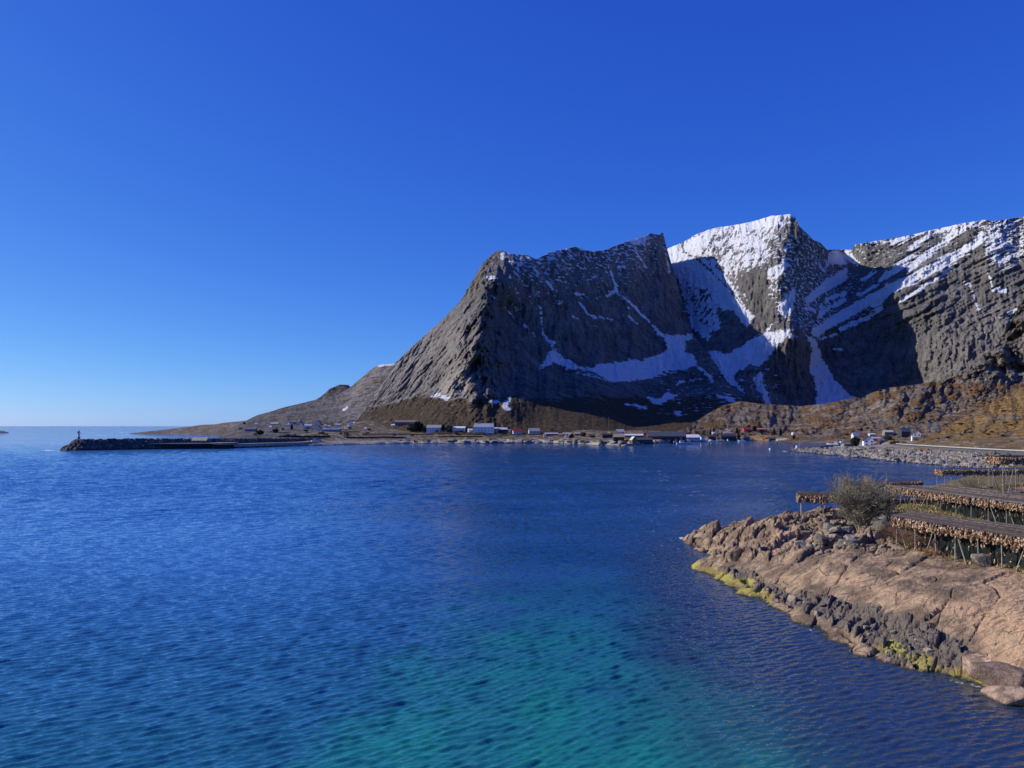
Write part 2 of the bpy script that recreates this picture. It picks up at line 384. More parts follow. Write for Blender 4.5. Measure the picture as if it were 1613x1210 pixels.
M1 = massif('mountain_headwall', [(540, 679), (560, 665), (580, 640), (600, 607), (620, 575), (650, 545), (690, 510), (725, 475), (735, 457), (760, 415), (778, 398), (790, 394), (805, 400), (830, 402), (845, 408), (870, 396), (905, 389), (930, 396), (950, 395), (975, 385), (1000, 377), (1025, 368), (1038, 370), (1044, 366), (1048, 382), (1062, 430), (1080, 490), (1092, 528), (1115, 556), (1150, 590), (1200, 632), (1240, 655), (1300, 680)],
            [(540, 690), (1300, 690)],
            [(545, 678, 1420), (560, 668, 1450), (600, 640, 1560), (620, 575, 1850), (650, 545, 1900), (690, 510, 1930), (725, 475, 1930), (778, 398, 1980), (790, 394, 1980), (745, 600, 1400), (745, 540, 1480), (752, 500, 1580), (765, 450, 1710), (700, 640, 1330), (735, 655, 1230), (690, 600, 1560), (650, 620, 1560), (800, 500, 1800), (800, 560, 1640),
             (800, 600, 1570), (850, 560, 1760), (900, 500, 1960), (900, 420, 2110), (905, 389, 2200), (1000, 377, 2560), (1040, 367, 2720), (1048, 385, 2700), (1062, 430, 2600), (1078, 480, 2470), (1000, 450, 2360), (1000, 530, 2150), (1090, 528, 2350), (950, 560, 1950), (1060, 535, 2240),
             (870, 580, 1740), (950, 605, 1740), (1050, 585, 2060), (1100, 575, 2080), (800, 640, 1300), (900, 640, 1470), (1000, 640, 1680), (1100, 625, 1900), (1180, 640, 1800), (1240, 660, 1780), (900, 670, 1250), (1000, 675, 1400), (1100, 675, 1420), (800, 670, 1190), (700, 675, 1170), (600, 672, 1330), (1290, 675, 1560), (600, 690, 1200), (800, 690, 1120), (1000, 690, 1180), (1200, 690, 1380)],
            540, 1300, 1.25, 1.25, m1_relief, M_mtn, back=((60, 6), (200, 40), (420, 130), (700, 260), (1100, 480)), attrs=m1_attrs)

M2_polys = [z3([(60, 205), (140, 220), (165, 275), (240, 310), (380, 440), (560, 640), (520, 690), (440, 600), (370, 600), (370, 700), (300, 760), (260, 740), (210, 690), (150, 480), (80, 310)]),
            z3([(165, 215), (330, 130), (380, 120), (480, 100), (600, 80), (740, 50), (795, 60), (740, 130), (690, 180), (650, 250), (640, 320), (590, 370), (520, 380), (450, 440), (520, 590), (560, 640), (380, 440), (240, 310), (170, 275)]),
            z3([(640, 370), (740, 330), (762, 350), (690, 420), (640, 430)]), z3([(715, 515), (800, 475), (785, 600), (745, 640), (700, 620)]), z3([(715, 260), (750, 230), (745, 275)]),
            z3([(270, 850), (330, 830), (420, 850), (560, 760), (640, 720), (770, 705), (760, 740), (700, 800), (640, 870), (590, 920), (540, 890), (500, 930), (420, 970), (330, 920), (270, 870)]),
            z3([(732, 735), (765, 720), (797, 745), (770, 770)]),
            z3([(845, 735), (920, 760), (940, 830), (960, 900), (1010, 990), (1100, 1080), (1250, 1130), (900, 1135), (920, 1080), (900, 1000), (865, 920), (880, 830)]),
            z3([(850, 530), (960, 430), (1080, 365), (1080, 430), (960, 500), (850, 580)]), z3([(920, 720), (960, 680), (1080, 600), (1080, 650), (960, 720)]),
            z3([(960, 340), (980, 270), (1080, 300), (1080, 345), (990, 345), (935, 400)]),
            z4([(90, 262), (215, 258), (240, 310), (272, 330), (250, 352), (190, 320), (100, 290)]),
            z4([(960, 120), (1030, 100), (1100, 210), (1100, 310), (990, 345), (970, 230)]), z4([(1105, 270), (1165, 255), (1150, 285), (1110, 290)]),
            z4([(1045, 640), (1080, 622), (1145, 590), (1135, 620), (1090, 640)]), z4([(355, 450), (400, 390), (540, 290), (590, 290), (520, 360), (430, 420)]),
            z3([(60, 310), (62, 200), (100, 200), (110, 240)])]
M2_lines = [(z3([(400, 950), (440, 1000), (520, 1100), (580, 1130)]), 7), (z3([(600, 960), (575, 1000), (620, 1060), (640, 1130)]), 8), (z3([(640, 430), (680, 505)]), 2.4), (z3([(630, 720), (690, 665)]), 2.6),
            (z3([(850, 590), (900, 600)]), 5), (z3([(940, 580), (930, 640), (960, 600), (1068, 545)]), 5),
            (z4([(545, 365), (680, 262), (800, 165), (945, 92)]), 8), (z4([(345, 560), (430, 480), (560, 425), (740, 325), (880, 245), (965, 180)]), 13), (z4([(325, 622), (385, 585)]), 7),
            (z4([(490, 552), (600, 480), (720, 402), (800, 345)]), 5), (z4([(450, 222), (600, 165), (760, 145), (900, 105)]), 7), (z4([(240, 240), (440, 208)]), 4), (z4([(550, 255), (640, 195)]), 6),
            (z4([(980, 390), (1000, 440), (1015, 495)]), 2.5), (z4([(1030, 482), (1080, 490)]), 5), (z4([(850, 440), (880, 460)]), 4), (z4([(870, 520), (900, 500), (930, 600)]), 1.6),
            (z4([(20, 725), (100, 672), (250, 585), (385, 505)]), 13), (z4([(160, 705), (310, 640)]), 6), (z4([(0, 780), (130, 735)]), 4), (z4([(280, 430), (350, 380)]), 5), (z4([(250, 520), (370, 455)]), 3.5),
            (z4([(80, 540), (180, 505)]), 5), (z4([(120, 815), (160, 820)]), 3.5), (z4([(1000, 100), (1185, 72)]), 6), (z4([(30, 330), (60, 380)]), 5)]
def m2_attrs(PX, PY):
    s = snow_field(PX, PY, M2_polys, M2_lines)
    jag = np.where(s > -8, 2.2 - 0.8 * sstep(1290, 1340, PX), 0.6)
    rocky = np.maximum(np.clip(0.25 + poly_sdf(PX, PY, z3([(230, 300), (330, 150), (480, 110), (640, 130), (740, 60), (800, 80), (700, 200), (640, 340), (560, 560), (540, 600), (400, 440)])) / 12, 0, 1),
                       np.clip(poly_sdf(PX, PY, z3([(140, 400), (330, 460), (420, 600), (330, 760), (200, 660)])) / 12, 0, 1))
    rocky = np.maximum(rocky, 0.9 * np.clip(poly_sdf(PX, PY, z4([(940, 80), (1200, 60), (1200, 260), (1100, 380), (960, 350)])) / 12, 0, 1))
    jag = jag + rocky * 4.6 * (s > -8)
    s = np.clip(s, -8, 8) / 8 - rocky * 0.8 * (s > 0)
    speck = 0.55 * np.clip(1 - (PY - np.interp(PX, [1050, 1245, 1300, 1345, 1550, 1800], [395, 337, 390, 385, 346, 345])) / 90, 0, 1)
    speck = np.maximum(speck, 0.62 * np.clip(poly_sdf(PX, PY, z3([(640, 180), (760, 100), (900, 200), (1060, 330), (1068, 700), (850, 760), (700, 700), (600, 500)])) / 15, 0, 1))
    speck = np.maximum(speck, 0.5 * np.clip(poly_sdf(PX, PY, z4([(0, 300), (380, 400), (340, 640), (0, 760)])) / 12, 0, 1))
    speck = np.maximum(speck, 0.75 * np.clip(poly_sdf(PX, PY, z4([(900, 90), (1300, 50), (1300, 300), (1100, 420), (950, 350)])) / 12, 0, 1))
    speck = np.maximum(speck, 0.45 * sstep(560, 590, PY) * sstep(1270, 1200, PX))
    speck = np.where((PX > 1300) & (PY > 520), 0.1, speck)
    return dict(snow=s, jag=jag, speck=speck, veg=np.full(PX.shape, 0.0) + 0.25 * sstep(600, 650, PY), pale=0.25 * sstep(1420, 1520, PX) * sstep(430, 500, PY))
def m2_relief(PX, PY, X, Y, Z):
    r = fbm(PX * 0.022, PY * 0.009, 9.0, 4) * 90 + fbm(PX * 0.1, PY * 0.04, 3.0, 5, True) * (34 - 18 * sstep(1330, 1400, PX)) + fbm(PX * 0.3, PY * 0.22, 6.0, 3) * 13
    c = PX * 0.45 + PY * 0.89                         # ledges of the right wall climb to the right
    a = PX * 0.89 - PY * 0.45
    led = fbm(c * 0.09, a * 0.012, 4.4, 3, True) * 34 * sstep(1330, 1400, PX) * sstep(560, 480, PY)
    sl = fbm(PX * 0.06, PY * 0.06, 8.1, 4, True) * 30 * sstep(1430, 1470, PX) * sstep(450, 500, PY)
    return r * 0.9 + led + sl
M2 = massif('mountain_snow_peaks', [(1000, 420), (1030, 392), (1050, 392), (1060, 388), (1075, 382), (1100, 368), (1130, 358), (1160, 354), (1180, 350), (1215, 340), (1245, 337), (1253, 343), (1258, 355), (1268, 365), (1280, 377), (1292, 382), (1303, 393), (1330, 393), (1343, 394), (1346, 386), (1380, 380), (1420, 373), (1470, 362), (1520, 351), (1550, 346), (1565, 349), (1613, 341), (1700, 330), (1800, 350)],
            [(1000, 660), (1800, 670)],
            [(1000, 420, 3060), (1050, 395, 3020), (1075, 382, 2960), (1130, 358, 2800), (1180, 350, 2640), (1245, 337, 2420), (1290, 385, 2480), (1325, 395, 2760), (1345, 385, 2640), (1420, 372, 2520), (1550, 346, 2300), (1613, 341, 2250), (1800, 345, 2100),
             (1060, 440, 2860), (1100, 480, 2620), (1150, 470, 2450), (1200, 480, 2250), (1228, 440, 2190), (1245, 480, 2170), (1290, 480, 2370), (1340, 470, 2450), (1400, 450, 2330), (1450, 500, 2130), (1500, 470, 2150), (1550, 500, 2000), (1613, 500, 1920), (1800, 500, 1800),
             (1050, 540, 2600), (1090, 540, 2430), (1120, 560, 2180), (1180, 560, 2100), (1230, 530, 2090), (1250, 530, 2050), (1285, 560, 2180), (1330, 560, 2280), (1300, 620, 2080), (1340, 640, 2020), (1240, 640, 1950), (1180, 640, 1900), (1400, 600, 2120), (1450, 600, 2080), (1420, 540, 2200), (1465, 560, 2040), (1500, 600, 1900), (1613, 560, 1800), (1800, 560, 1700), (1100, 620, 2000), (1000, 600, 2100), (1400, 660, 1900), (1613, 660, 1600), (1800, 660, 1500)],
            1000, 1800, 1.25, 1.25, m2_relief, M_mtn, attrs=m2_attrs)
# shoulder hills towards the open sea
def hill_relief(amp):
    def f(PX, PY, X, Y, Z):
        c = PX * 0.80 + PY * 0.60; a = -PX * 0.60 + PY * 0.80
        return (fbm(c * 0.05, a * 0.02, 1.7, 4, True) * 55 + fbm(PX * 0.2, PY * 0.15, 2.7, 4) * 18) * amp
    return f
def left_attrs(PX, PY):
    s = line_sdf(PX, PY, [(597, 576), (608, 574), (620, 574)], 4)
    s = np.maximum(s, line_sdf(PX, PY, [(541, 646), (547, 642)], 3))
    return dict(veg=0.40 + 0 * PX, snow=np.clip(s, -8, 8) / 8, jag=0.5 + 0 * PX, pale=0.5 * sstep(520, 560, PX))
massif('hill_far_hump', [(470, 646), (505, 625), (520, 612), (535, 606), (548, 606), (556, 613), (575, 640)], [(470, 672), (575, 672)],
       [(470, 646, 2500), (535, 606, 2700), (575, 640, 2600), (470, 672, 2300), (575, 672, 2300), (520, 640, 2500)], 470, 575, 1.3, 1.3, hill_relief(0.5), M_mtn, jag=0.6, attrs=left_attrs)
massif('hill_sea_shoulder', [(345, 683), (365, 675), (385, 664), (405, 654), (420, 650), (450, 641), (480, 634), (500, 629), (528, 624), (552, 610), (575, 590), (590, 578), (600, 574), (622, 573), (640, 590), (690, 640)], [(345, 690), (420, 693), (690, 693)],
       [(345, 683, 1650), (365, 675, 1700), (380, 676, 1500), (500, 676, 1400), (600, 676, 1430), (450, 641, 1950), (500, 629, 2050), (552, 610, 2080), (600, 574, 2250), (622, 573, 2250), (690, 640, 2000), (500, 655, 1700), (600, 630, 1800), (560, 650, 1650), (690, 676, 1500), (345, 690, 1300), (420, 693, 1120), (690, 693, 1120)], 345, 690, 1.3, 1.3, hill_relief(0.7), M_mtn, jag=0.6, attrs=left_attrs)
massif('far_coast', [(205, 682.5), (225, 680.5), (240, 679), (262, 676.5), (290, 673), (318, 669.5), (340, 668), (362, 665), (390, 663), (420, 664)], [(205, 684), (240, 684.5), (300, 685.5), (420, 688)],
       [(205, 683, 2050), (300, 685, 1850), (420, 688, 1600), (300, 672, 2100), (390, 663, 2000)], 205, 420, 0.9, 0.6, hill_relief(0.35), M_hill, jag=0.9, back=((40, 2), (120, 12), (200, 40)), attrs=lambda PX, PY: dict(veg=0.45 + 0 * PX))
massif('skerry', [(-60, 679), (-30, 677), (0, 678.2), (6, 679), (13, 681)], [(-60, 681.6), (13, 681.6)], [(-60, 680, 2300), (13, 681, 2350), (-30, 677, 2340)], -60, 13, 0.8, 0.4, hill_relief(0.1), M_hill, jag=0.6, back=((20, 2), (60, 25)))
# heath hills on the right
def h_relief(PX, PY, X, Y, Z):
    return (fbm(PX * 0.03, PY * 0.03, 3.1, 4, True) * 52 + fbm(PX * 0.11, PY * 0.14, 5.2, 4) * 13 + fbm(PX * 0.4, PY * 0.5, 1.2, 3) * 7 + (fbm(X / 55, Y / 55, Z / 40, 5) * 70 + fbm(X / 14, Y / 14, Z / 10, 4) * 22) * sstep(606, 585, PY)) * sstep(697, 680, PY)
massif('heath_hill_harbour', [(1000, 693), (1040, 687), (1060, 683), (1085, 672), (1110, 655), (1140, 638), (1165, 632), (1200, 636), (1230, 638), (1260, 640), (1290, 637), (1320, 632), (1350, 625), (1380, 640), (1420, 660)], [(1000, 699), (1420, 699)],
       [(1000, 697, 1040), (1060, 694, 1080), (1200, 694, 1130), (1300, 694, 1100), (1420, 694, 1050), (1110, 655, 1350), (1165, 632, 1500), (1260, 640, 1500), (1320, 632, 1450), (1420, 660, 1400), (1200, 665, 1290), (1300, 665, 1260)], 1000, 1420, 1.2, 1.0, h_relief, M_hill, jag=1.0, attrs=lambda PX, PY: dict(veg=0.56 + 0 * PX))
massif('heath_hill_valley', [(1205, 698), (1250, 690), (1290, 672), (1320, 650), (1345, 635), (1370, 620), (1400, 611), (1440, 606), (1480, 600), (1510, 592), (1540, 576), (1560, 556), (1580, 530), (1600, 492), (1613, 470), (1650, 430), (1800, 380)], [(1205, 701), (1300, 703), (1800, 705)],
       [(1205, 699, 980), (1240, 696, 980), (1300, 692, 960), (1400, 690, 860), (1500, 690, 790), (1613, 690, 740), (1300, 665, 1100), (1345, 635, 1220), (1400, 611, 1220), (1480, 600, 1210), (1540, 576, 1215), (1613, 470, 1270), (1400, 650, 1060), (1500, 640, 1080), (1613, 600, 1150), (1613, 540, 1215), (1800, 380, 1290), (1800, 600, 1100), (1800, 700, 700), (1300, 702, 880), (1500, 702, 740)], 1205, 1800, 1.3, 1.2, h_relief, M_hill, jag=1.2, attrs=lambda PX, PY: dict(veg=0.55 - 0.35 * sstep(1480, 1560, PX) * sstep(612, 590, PY)))
massif('grassy_hill', [(1415, 706), (1440, 700), (1460, 689), (1500, 667), (1550, 640), (1613, 608), (1700, 570), (1800, 540)], [(1415, 710), (1613, 722), (1800, 730)],
       [(1415, 707, 600), (1440, 706, 570), (1613, 718, 460), (1800, 724, 420), (1460, 689, 640), (1550, 640, 740), (1613, 608, 800), (1800, 540, 900), (1550, 690, 590), (1613, 660, 640), (1800, 640, 650)], 1415, 1800, 1.2, 1.0, lambda *a: h_relief(*a) * 0.45, M_grasshill, jag=1.0, attrs=lambda PX, PY: dict(veg=0.64 - 0.55 * sstep(695, 712, PY + (PX - 1500) * -0.06)))

# height field of the near headland (used for its shore foam too)
def zp(px, py, z): D = (H - z) * F / (py - HY); return ((px - CX) / F * D, D, z)
near_shore = [(1074, 849), (1088, 860), (1103, 868), (1122, 876), (1108, 886), (1090, 893), (1108, 906), (1130, 915), (1160, 934), (1190, 950), (1230, 968), (1270, 986), (1310, 1008), (1345, 1030), (1400, 1050), (1450, 1060), (1495, 1068), (1540, 1079), (1575, 1092), (1613, 1116)]
CT = [zp(x, y, 0) for x, y in near_shore]
CT += [(p[0] - 5, p[1] - 4, -2.6) for p in CT] + [(p[0] - 16, p[1] - 12, -4.5) for p in CT[::3]]
far_shore = [(33, 146), (42, 148), (52, 151), (62, 157), (72, 164), (80, 173), (86, 184), (96, 204), (110, 228), (130, 255), (160, 292)]
CT += [(x, y, 0) for x, y in far_shore] + [(x - 3, y + 9, -3) for x, y in far_shore]
CT += [zp(*p) for p in ((1120, 835, 2), (1150, 829, 3), (1230, 820, 5), (1290, 809, 5.2), (1180, 850, 3), (1250, 850, 4.3), (1330, 846, 5.2), (1340, 872, 5.0), (1400, 872, 5.3), (1300, 882, 4.5), (1200, 872, 3), (1150, 888, 1.5), (1450, 958, 3.3), (1550, 940, 4.7), (1613, 1000, 3.4), (1613, 1062, 1.5), (1500, 1016, 1.5), (1400, 996, 1.3), (1330, 966, 1.3), (1250, 928, 1.4), (1200, 915, 1.0), (1360, 930, 3.1), (1300, 915, 2.7))]
CT += [(47, 128, 5.4), (53, 122, 5.5), (100, 140, 7.3), (85, 130, 6.4), (75, 120, 5.9), (66.7, 143, 5.7), (70, 112, 5.7), (79, 143, 6), (90, 110, 6.5), (110, 110, 8), (60, 90, 6.2), (52, 80, 6.0), (45, 95, 5.8), (49, 74, 6.0), (60, 70, 6.5), (75, 80, 7), (110, 80, 9), (60, 50, 5), (90, 50, 7), (40, 47, 0), (44, 38, 0), (33, 44, -3), (87, 165, 6.3), (97, 165, 7.3), (106, 166, 8), (130, 170, 9.5), (130, 210, 9), (72, 152, 3.0), (130, 130, 10), (57, 143, 4.6)]
hz = TPS([c[:2] for c in CT], [c[2] for c in CT], 20.0, 2e-3)

# ------------------------------------------------------------------ the sea
WAVE = 1.0
def make_sea():
    Yl = [6, 12, 20, 27]
    while Yl[-1] < 900: Yl.append(Yl[-1] * (1.0022 + 0.0014 * min(1, max(0, (Yl[-1] - 90) / 300))))
    Y = np.concatenate([Yl, 900 * np.exp(np.linspace(0, math.log(60000 / 900), 60))[1:]])
    u = np.concatenate([[-4, -2.5, -1.6, -1.1], np.linspace(-0.72, 0.72, 900), [1.1, 1.6, 2.5, 4]])
    YY, UU = np.meshgrid(Y, u, indexing='ij'); XX = UU * YY
    Z = np.zeros(YY.shape); r = np.random.RandomState(11)
    dy = np.gradient(Y)[:, None]
    W3 = [fbm(XX / 13, YY / 13, 3.7 * q, 2) for q in range(4)]
    for i in range(70):
        lam = math.exp(r.uniform(math.log(0.36), math.log(1.5))) if i < 40 else math.exp(r.uniform(math.log(1.8), math.log(8.0)))
        th = math.radians(114 + r.normal(0, 20))          # waves run in from the open sea on the left
        k = 2 * math.pi / lam; amp = 0.0108 * lam ** 0.95
        fade = np.clip(lam / (2.6 * dy) - 0.6, 0, 1)
        ph = (XX * math.cos(th) + YY * math.sin(th)) * k + r.uniform(0, 6.28) + r.normal(0, 2.2) * W3[i % 4] + r.normal(0, 2.2) * W3[(i // 4) % 4]
        w = np.sin(ph)
        if i >= 40: fade = fade * sstep(50 * lam ** 0.5, 130 * lam ** 0.6, YY)
        Z += fade * amp * (w + 0.55 * np.abs(np.sin(ph / 2 + 0.7)) ** 2)
    calm = 0.55 + 0.9 * (fbm(XX / 60, YY / 60, 2.2, 3) + 0.25)
    Z *= np.clip(calm, 0.35, 1.3) * (1 - 0.5 * sstep(0.12, 0.30, UU))
    PX = CX + UU * F; PY = HY + H / YY * F
    sd = poly_sdf(PX, PY, [(690, 1000), (800, 968), (930, 965), (1000, 1000), (1030, 1045), (1130, 1100), (1230, 1170), (1330, 1260), (1250, 1400), (300, 1400), (420, 1240), (480, 1160), (600, 1060)])
    nz = fbm(XX / 9, YY / 9, 1.0, 4)
    shal = np.clip(sstep(-110, 150, sd + nz * 130), 0, 1)
    shal = shal * np.clip(0.78 + 1.0 * fbm(XX / 5, YY / 8, 4.0, 4), 0.25, 1.1)
    shal = np.maximum(shal, 0.30 * sstep(760, 1210, PY) * sstep(1000, 500, PX))
    foam = np.zeros(YY.shape)
    nr_ = (YY < 175) & (YY > 40) & (XX > 18) & (XX < 90)
    zz = hz(XX[nr_], YY[nr_]) + 0.9 * fbm(XX[nr_] / 3, YY[nr_] / 3, 5.0, 3)
    foam[nr_] = np.clip(0.75 - np.abs(zz + 0.25) / 0.55, 0, 1) * sstep(0.0, 0.35, fbm(XX[nr_] / 5, YY[nr_] / 5, 9.0, 3) + 0.1)
    for (fx, fy, rx, ry) in ((1073, 848, 5, 3), (75, 709.6, 14, 0.9), (192, 681.5, 5, 0.6), (157, 685.8, 6, 0.5), (1236, 711.0, 5, 0.8)):
        foam = np.maximum(foam, np.clip(1.25 - np.hypot((PX - fx) / rx, (PY - fy) / ry), 0, 1))
    me = grid_mesh('sea', np.stack([XX, YY, Z], -1), len(Y), len(u), dict(shallow=np.clip(shal, 0, 1), foam=foam, painted_sheen=sstep(0.06, -0.42, UU + 0.10 * fbm(XX / 120, YY / 160, 3.0, 3)) * sstep(10, 130, YY) * (1 - 0.4 * sstep(900, 2500, YY)), kelp=sstep(0.10, 0.22, UU + 0.06 * fbm(XX / 10, YY / 14, 6.0, 3)) * sstep(170, 120, YY)))
    m = NM('sea water')
    sh = m.attr('shallow')
    big = m.noise(0.02, 4, 0.5, stretch=(1, 2.2, 1))
    c = m.mix(m.smooth(big, 0.35, 0.65), (0.012, 0.062, 0.145), (0.022, 0.090, 0.215))
    c = m.mix(m.attr('painted_sheen'), c, (0.042, 0.160, 0.40))  # brighter sky reflection of the left bay, painted into the water colour
    c = m.mix(m.math('MULTIPLY', m.attr('kelp'), 0.9), c, (0.028, 0.046, 0.068))
    c = m.mix(sh, c, (0.016, 0.235, 0.185))
    fo = m.smooth(m.math('ADD', m.attr('foam'), m.math('MULTIPLY', m.math('SUBTRACT', m.noise(1.6, 6, 0.75), 0.5), 3.0)), 0.55, 0.85)
    c = m.mix(fo, c, (0.8, 0.82, 0.85)); m.color(c)
    m.b.inputs['IOR'].default_value = 1.42; m.b.inputs['Specular IOR Level'].default_value = 0.5
    m.rough(m.mix(fo, (0.06,) * 3, (0.7,) * 3))
    gust = m.smooth(m.noise(0.012, 3, 0.5, stretch=(0.6, 2.4, 1, 0, 0, 0.15)), 0.36, 0.62, 0.55, 1.0)
    vec = None                                        # slope of the ripples, from two octaves of vector noise
    for sc, amp in ((2.2, 0.42), (6.5, 0.42)):
        n = m.t.nodes.new('ShaderNodeTexNoise'); n.inputs['Scale'].default_value = sc; n.inputs['Detail'].default_value = 2.0
        mp = m.t.nodes.new('ShaderNodeMapping'); mp.inputs['Scale'].default_value = (0.75, 1.3, 1); mp.inputs['Rotation'].default_value = (0, 0, 0.4)
        m.t.links.new(m.pos, mp.inputs['Vector']); m.t.links.new(mp.outputs[0], n.inputs['Vector'])
        sb = m.t.nodes.new('ShaderNodeVectorMath'); sb.operation = 'SUBTRACT'; m.t.links.new(n.outputs['Color'], sb.inputs[0]); sb.inputs[1].default_value = (0.5, 0.5, 0.5)
        sv = m.t.nodes.new('ShaderNodeVectorMath'); sv.operation = 'MULTIPLY'; m.t.links.new(sb.outputs[0], sv.inputs[0]); sv.inputs[1].default_value = (amp, amp * 1.3, 0)
        if vec is None: vec = sv.outputs[0]
        else:
            ad = m.t.nodes.new('ShaderNodeVectorMath'); ad.operation = 'ADD'; m.t.links.new(vec, ad.inputs[0]); m.t.links.new(sv.outputs[0], ad.inputs[1]); vec = ad.outputs[0]
    sc_ = m.t.nodes.new('ShaderNodeVectorMath'); sc_.operation = 'SCALE'; m.t.links.new(vec, sc_.inputs[0]); m.t.links.new(m.math('MULTIPLY', gust, m.smooth(m.sep(m.pos)[1], 50, 350, 0.8, 4.2)), sc_.inputs['Scale'])
    ad = m.t.nodes.new('ShaderNodeVectorMath'); ad.operation = 'ADD'; m.t.links.new(sc_.outputs[0], ad.inputs[0])
    gn = m.t.nodes.new('ShaderNodeNewGeometry'); m.t.links.new(gn.outputs['Normal'], ad.inputs[1])
    nr = m.t.nodes.new('ShaderNodeVectorMath'); nr.operation = 'NORMALIZE'; m.t.links.new(ad.outputs[0], nr.inputs[0])
    m.normal(nr.outputs[0])
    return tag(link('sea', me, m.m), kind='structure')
make_sea()

# ------------------------------------------------------------------ low land: village shore, breakwater, promontory
SHORE = [(-700, 2200), (-560, 1900), (-430, 1500), (-330, 1150), (-275, 800)] + [((px - CX) / F * 20 * F / (py - HY), 20 * F / (py - HY)) for px, py in
         ((365, 706), (430, 704), (500, 702), (560, 700.5), (620, 699.5), (700, 698.5), (760, 698.5), (820, 698), (870, 698), (900, 699.5), (940, 701.5), (985, 703), (1010, 700), (1040, 698), (1075, 697), (1100, 696), (1150, 694.5), (1200, 694.5), (1290, 696))] + [(450, 985), (520, 1000), (650, 1000)]
def town_z(X, Y):
    X, Y = np.broadcast_arrays(np.asarray(X, float), np.asarray(Y, float))
    t = Y - np.interp(X, [p[0] for p in SHORE], [p[1] for p in SHORE])
    t = t + 10 * fbm(X / 30, Y / 30, 3.0, 3)
    z = np.interp(t, [-80, -6, 0, 7, 30, 90, 200, 330, 480, 700], [-5, -2.5, -0.4, 1.6, 3.2, 5.2, 7.5, 11.0, 16.5, 30])
    f1, f2, cid, ox, oy = voronoi(X / 11 + 0.3 * fbm(X / 9, Y / 9), Y / 20)
    rocky = sstep(-8, 4, t) * sstep(70, 25, t) * sstep(-170, -120, X)
    z = z + rocky * ((RT[cid, 2] - 0.3) * 3.6 - np.clip(f1 - 0.2, 0, 1) * 2.6 + oy * 2.5 * (RT[cid, 1] - 0.3))
    z = z + sstep(0, 12, t) * (fbm(X / 40, Y / 60, 8.0, 4) * 2.5 + fbm(X / 7, Y / 9, 1.0, 3) * 0.7)
    return z
def low_mat(name, soil, soil2, rock, rock2, zrock, bump=0.6, bd=1.2):
    m = NM(name); z = m.sep(m.pos)[2]
    n1 = m.noise(0.05, 7, 0.65); n2 = m.noise(0.35, 6, 0.65)
    g = m.mix(m.smooth(n1, 0.38, 0.62), soil, soil2)
    g = m.mix(m.math('MULTIPLY', m.smooth(n2, 0.52, 0.64), 0.85), g, tuple(x * 0.3 for x in soil)); n4 = m.noise(0.16, 7, 0.7, stretch=(1, 0.35, 1)); g = m.mix(m.smooth(n4, 0.53, 0.64), g, rock2); g = m.mix(m.smooth(n4, 0.33, 0.42, 1, 0), g, tuple(x * 0.35 for x in soil2))
    r = m.mix(m.smooth(n2, 0.3, 0.7), rock, rock2)
    r = m.mix(m.smooth(m.math('ADD', z, m.math('MULTIPLY', n2, 1.2)), 0.7, 1.3, 1, 0), r, (0.03, 0.028, 0.022))
    k = m.smooth(m.math('ADD', z, m.math('MULTIPLY', m.math('SUBTRACT', n1, 0.5), 7)), zrock - 0.7, zrock + 0.7)
    m.color(m.mix(k, r, g)).normal(m.bump(m.math('ADD', n2, m.noise(1.6, 4)), bump, bd)); m.b.inputs['Specular IOR Level'].default_value = 0.15
    return m.m
M_town = low_mat('village ground', (0.12, 0.095, 0.052), (0.22, 0.155, 0.075), (0.19, 0.17, 0.145), (0.46, 0.41, 0.34), 3.4)
def polar_terrain(name, zf, mat, u0, u1, nu, y0, y1, ny, attrs=None, smooth=True, geo=True):
    Y = np.exp(np.linspace(math.log(y0), math.log(y1), ny)) if geo else np.linspace(y0, y1, ny)
    YY, UU = np.meshgrid(Y, np.linspace(u0, u1, nu), indexing='ij'); XX = UU * YY
    ZZ = zf(XX, YY)
    me = grid_mesh(name, np.stack([XX, YY, ZZ], -1), ny, nu, attrs(XX, YY, ZZ) if attrs else {}, smooth)
    return tag(link(name, me, mat), kind='structure')
polar_terrain('village_ground', town_z, M_town, -0.45, 0.52, 1300, 690, 1650, 420)

# promontory with the road
PSH = [(290, 206), (358, 212), (454, 212), (552, 214), (640, 218), (655, 224), (672, 242), (700, 272), (760, 300), (850, 330), (930, 385), (1000, 470)]
def prom_z(X, Y):
    X, Y = np.broadcast_arrays(np.asarray(X, float), np.asarray(Y, float))
    t = X - np.interp(Y, [p[0] for p in PSH], [p[1] for p in PSH]) + 5 * fbm(X / 22, Y / 30, 5.0, 3)
    z = np.interp(t, [-40, -5, 0, 6, 20, 45, 80, 150, 250, 400], [-4, -2, -0.3, 1.1, 2.6, 4.9, 5.8, 8.0, 13, 26])
    z = z + sstep(66, 105, t) * 4.5 * sstep(620, 560, Y)
    z = z * (1 - 0.4 * sstep(560, 640, Y) * sstep(90, 40, t))
    z = z + sstep(0, 10, t) * (fbm(X / 25, Y / 40, 8.0, 4) * 1.2)
    f1, f2, cid, ox, oy = voronoi(X / 4.2, Y / 5.0)
    g1, g2, gid, gx, gy = voronoi(X / 1.9, Y / 2.4)
    rip = sstep(-2, 3, t) * sstep(52, 44, t) * sstep(700, 660, Y)
    return z + rip * ((RT[cid, 3] - 0.4) * 1.9 - f1 * 1.3 + (RT[gid, 2] - 0.4) * 1.1 - g1 * 0.7)
M_prom = low_mat('promontory ground', (0.14, 0.105, 0.056), (0.27, 0.17, 0.07), (0.20, 0.175, 0.14), (0.44, 0.385, 0.31), 5.2)
polar_terrain('promontory', prom_z, M_prom, 0.30, 1.1, 900, 285, 1000, 620, smooth=False)
